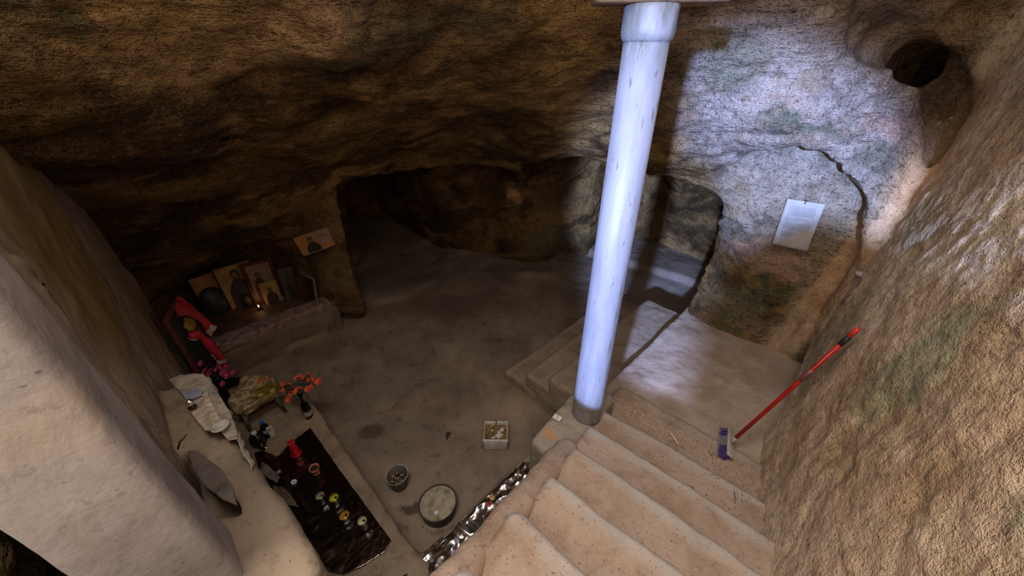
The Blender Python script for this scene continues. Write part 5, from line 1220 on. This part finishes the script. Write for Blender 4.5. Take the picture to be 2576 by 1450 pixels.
lo_ = bpy.data.objects.new('candle_light', ld); COL.objects.link(lo_); lo_.location = (a[0], a[1], a[2] + 0.09)

# ------------------------------------------------------------------ framed board and red cloths in the left corner
bA = pq(-0.315, 3.80, 0); bB = pq(-0.16, 4.22, 0)
bd = (bB - bA); bw = bd.length; byaw = math.atan2(bd.y, bd.x)
z0 = fz(bA.x, bA.y); t = thing('framed_board', 'dark board in a red-brown wooden frame standing against the left wall', 'board', (bA.x, bA.y, max(z0, fz(bB.x, bB.y)) + 0.004), byaw)
fr_ = sm('red_brown_frame', (0.16, 0.045, 0.025), 0.5, 0.4, 6, 0.2)
hB = 1.22; m = MB()
add_box(m, 0.035, 0.03, hB, (0.0175, 0, hB / 2), 0.004); add_box(m, 0.035, 0.03, hB, (bw - 0.0175, 0, hB / 2), 0.004)
add_box(m, bw - .07, 0.03, 0.035, (bw / 2, 0, 0.0175), 0.004); add_box(m, bw - .07, 0.03, 0.035, (bw / 2, 0, hB - 0.0175), 0.004)
link('frame', m.mesh('frame'), fr_, t); link('panel', box_mesh('panel', bw - .068, 0.012, hB - .068, 0, (bw / 2, 0.003, hB / 2)), M['soot'], t)
M['red_cloth'] = sm('red_cloth', (0.34, 0.014, 0.018), 0.8, 0.35, 9, 0.5, 30, 0.006)
M['red_cloth2'] = sm('bright_red_cloth', (0.46, 0.014, 0.03), 0.8, 0.3, 9, 0.5, 30, 0.006)
M['fringe'] = sm('pale_fringe', (0.46, 0.36, 0.30), 0.85, 0.4, 40, 0.5, 80, 0.004)
CQ = 3.70
def zp(u, v): return (u / 6.04 + 380, v / 6.04 + 720)
def cloth_px(pts, q=CQ):
    out = []
    for u, v in pts:
        a = at_q(*zp(u, v), q); out.append((to_pq(a)[0], a.z))
    return out
def PQZ(q): return lambda a, b, h: pq(a, q - h, b)
t = thing('red_drape', 'folded dark red cloth with a yellow emblem and pale fringe draped over the framed board', 'cloth', pq(-0.2, CQ, 1.0))
def loc(me, t): me.transform(Matrix.Translation(-Vector(t.location))); return me
fold = lambda s: (lambda a, b: 0.012 + 0.016 * np.sin((a * 1.0 + b * .6) * 46 + s) * .6 + 0.008 * N2(a, b, 8, 3, 71 + int(s)))
c1 = cloth_px([(380, 150), (490, 165), (560, 250), (640, 300), (700, 370), (800, 440), (880, 530), (1000, 600), (930, 770), (830, 700), (760, 560), (700, 500), (520, 430), (400, 460), (360, 330)])
link('cloth', loc(sheet('cloth', c1, fold(0), PQZ(CQ), 0.012, 0.004), t), M['red_cloth'], t)
c3 = cloth_px([(895, 570), (1005, 600), (935, 700), (915, 768), (825, 700)], CQ)
link('fringe', loc(sheet('fringe', c3, lambda a, b: fold(0)(a, b) + 0.006, PQZ(CQ), 0.008, 0.003), t), M['fringe'], t)
c4 = cloth_px([(490, 460), (600, 470), (650, 530), (680, 600), (660, 680), (560, 670), (490, 600)], CQ)
link('emblem', loc(sheet('emblem', c4, lambda a, b: fold(0)(a, b) + 0.008, PQZ(CQ), 0.010, 0.003), t), sm('yellow_emblem', (0.33, 0.17, 0.02), 0.8, 0.4, 10, 0.3), t)
t = thing('red_runner', 'bright red cloth roll with light fringes hanging below the darker red drape', 'cloth', pq(-0.15, CQ - .04, 0.8))
c2 = cloth_px([(560, 690), (650, 690), (720, 640), (780, 700), (850, 760), (950, 820), (1000, 870), (1060, 980), (1130, 1080), (1140, 1130), (1000, 1150), (900, 1030), (800, 900), (735, 810), (650, 815), (555, 765)], CQ - .04)
link('cloth', loc(sheet('cloth', c2, lambda a, b: fold(2)(a, b) + 0.05 * np.sqrt(np.clip(-sdpoly(a, b, c2) / 0.06, 0, 1)), PQZ(CQ - .04), 0.012, 0.004), t), M['red_cloth2'], t)
for pts in ([(1000, 1130), (1130, 1080), (1155, 1150), (1120, 1185), (1040, 1190), (995, 1160)], [(895, 1035), (930, 1040), (990, 1100), (975, 1125)], [(545, 765), (600, 790), (720, 800), (715, 820), (620, 815), (560, 790)], [(985, 850), (1050, 880), (1040, 920), (1000, 900)]):
    c = cloth_px(pts, CQ - .07); link('fringe', loc(sheet('fringe', c, lambda a, b: fold(2)(a, b), PQZ(CQ - .07), 0.008, 0.003), t), M['fringe'], t)

# ------------------------------------------------------------------ litter on the stairs
def scatter(name, label, cat, n, fn, mats, seed, size=(0.004, 0.012), parent=None):
    rnd = random.Random(seed); m = MB()
    for k in range(n):
        p = fn(rnd)
        if p is None: continue
        s = rnd.uniform(*size); a = rnd.uniform(0, 6.28); Rz = Matrix.Rotation(a, 3, 'Z') @ Matrix.Rotation(rnd.uniform(-.6, .6), 3, 'X')
        sh = [Vector((-s, -s * .4, 0)), Vector((0, -s * .55, s * .1)), Vector((s, -s * .2, 0)), Vector((s * .8, s * .4, s * .15)), Vector((-s * .3, s * .5, 0)), Vector((0, 0, s * .35))]
        m.add([p + Rz @ v for v in sh], [(0, 1, 5), (1, 2, 5), (2, 3, 5), (3, 4, 5), (4, 0, 5), (4, 3, 2, 1, 0)])
    o = link(name, m.mesh(name), mats, smooth=False)
    if parent is None: tag(o, label, cat, kind='stuff')
    return o
from mathutils.bvhtree import BVHTree
bpy.context.view_layer.update()
dg = bpy.context.evaluated_depsgraph_get()
def drop(x, y, z=2.4):
    hit, locn, nor, idx, ob, mt = scene.ray_cast(dg, Vector((x, y, z)), Vector((0, 0, -1)))
    if not hit or nor.z < 0.5: return None
    return locn + Vector((0, 0, 0.002))
def gauss_at(u, v, z, sx, sy, rot=0.0):
    c = at(u, v, z); 
    def f(r):
        a, b = r.gauss(0, sx), r.gauss(0, sy); x = a * math.cos(rot) - b * math.sin(rot); y = a * math.sin(rot) + b * math.cos(rot)
        return drop(c.x + x, c.y + y)
    return f
chips = sm('pale_chips', (0.66, 0.54, 0.42), 0.8, 0.7, 60, 0.2, col2=(0.28, 0.17, 0.10))
brownl = sm('leaf_litter', (0.27, 0.165, 0.10), 0.85, 0.6, 40, 0.2)
scatter('wood_chips', 'heap of pale wood chips in the angle between the white column and the steps', 'debris', 380, gauss_at(1590, 1035, 0.69, 0.16, 0.035, -0.72), chips, 1, (0.003, 0.010))
scatter('leaf_litter', 'brown leaf crumbs gathered along the top of the landing', 'debris', 480, gauss_at(1700, 1100, 0.69, 0.36, 0.07, -0.75), brownl, 2, (0.0018, 0.005))
scatter('leaf_litter', 'brown leaf crumbs at the foot of the right rock wall', 'debris', 420, gauss_at(1860, 1225, 0.75, 0.20, 0.14, -0.6), brownl, 3, (0.002, 0.007))
scatter('pale_crumbs', 'whitish crumbs strewn over the landing by the broom', 'debris', 120, gauss_at(1830, 1170, 0.70, 0.33, 0.20, -0.6), chips, 4, (0.002, 0.006))
scatter('dark_crumbs', 'dark specks strewn over the wide steps in the foreground', 'debris', 260, lambda r: drop(r.uniform(-0.2, 1.4), r.uniform(0.5, 1.7)), brownl, 5, (0.0015, 0.004))
scatter('floor_crumbs', 'light crumbs scattered on the dark cave floor', 'debris', 160, lambda r: drop(r.uniform(-1.6, 0.9), r.uniform(1.6, 4.2)), chips, 6, (0.002, 0.006))
def twig(name, label, pts, rad, mt, cat='twig'):
    P_ = []
    for u, v, z in pts:
        a = at(u, v, z); d_ = drop(a.x, a.y); P_.append(d_ + Vector((0, 0, rad * .8)) if d_ else a)
    o = link(name, tube_mesh(name, P_, [rad * (1 - .5 * abs(i / (len(P_) - 1) - .4)) for i in range(len(P_))], 8), mt); tag(o, label, cat); return o
o = twig('bleached_stick', 'forked bleached stick lying on the top of the landing', [(1680, 1086, .69), (1688, 1094, .69), (1697, 1106, .69), (1706, 1121, .69)], 0.007, M['bone'], 'stick')
o = link('fork', tube_mesh('fork', [o.data.vertices[8].co.copy(), at(1676, 1095, .70), at(1672, 1098, .70)], [0.004, 0.003, 0.002], 8), M['bone'], o)
twig('dry_twig', 'thin dark twig lying to the left of the broom head', [(1780, 1137, .69), (1786, 1147, .69), (1793, 1157, .69)], 0.0022, M['twig'])
twig('dry_twig', 'curved brown twig lying by the rock wall below the broom', [(1836, 1256, .75), (1838, 1270, .75), (1838, 1285, .75)], 0.003, M['twig'])
twig('dry_twig', 'longer pale twig lying against the right wall below the broom', [(1876, 1281, .75), (1893, 1273, .75), (1915, 1268, .75)], 0.002, M['bone'])
twig('dry_leaf', 'small curled brown leaf on the third step from the landing', [(1728, 1222, .98), (1736, 1226, .98), (1741, 1233, .98)], 0.006, M['twig'], 'leaf')

# ------------------------------------------------------------------ bits caught on the edge of the right rock wall
def hit(u, v):
    ok, p, nrm, *_ = scene.ray_cast(dg, Vector((0, 0, EYE)), ray(u, v).normalized())
    return (p, nrm) if ok else (at_k(u, v, 2.8), Vector((-1, 0, 0)))
pa, na = hit(2122, 765); pb, nb_ = hit(2170, 700)
t = thing('wooden_slat', 'thin grey wooden slat caught on the edge of the right rock wall', 'slat', pa)
lo2 = Vector((0, 0, 0)) + na * 0.012; hi2 = pb - pa + nb_ * 0.012
link('slat', tube_mesh('slat', [lo2, lo2.lerp(hi2, .5), hi2], [0.010, 0.011, 0.009], 6), sm('grey_wood', (0.20, 0.15, 0.12), 0.8, 0.4, 12, 0.3), t)
link('nail', tube_mesh('nail', [hi2, hi2 + nb_ * 0.03], 0.003, 6), M['dark_metal'], t)
pc2, nc = hit(2167, 692)
o = link('grey_pebble', sdf_mesh('grey_pebble', (-0.05, -0.05, -0.05), (0.05, 0.05, 0.05), 0.006, lambda X, Y, Z: np.sqrt((X * 1.1) ** 2 + (Y * .8) ** 2 + (Z * 1.3) ** 2) - 0.026, lambda V: 0.004 * fbm(V, 40, 2, 3)), sm('pale_pebble', (0.50, 0.44, 0.40), 0.85, 0.3, 20, 0.3))
o.location = pc2 + nc * 0.012; tag(o, 'pale grey pebble stuck above the thin slat on the right rock edge', 'pebble')
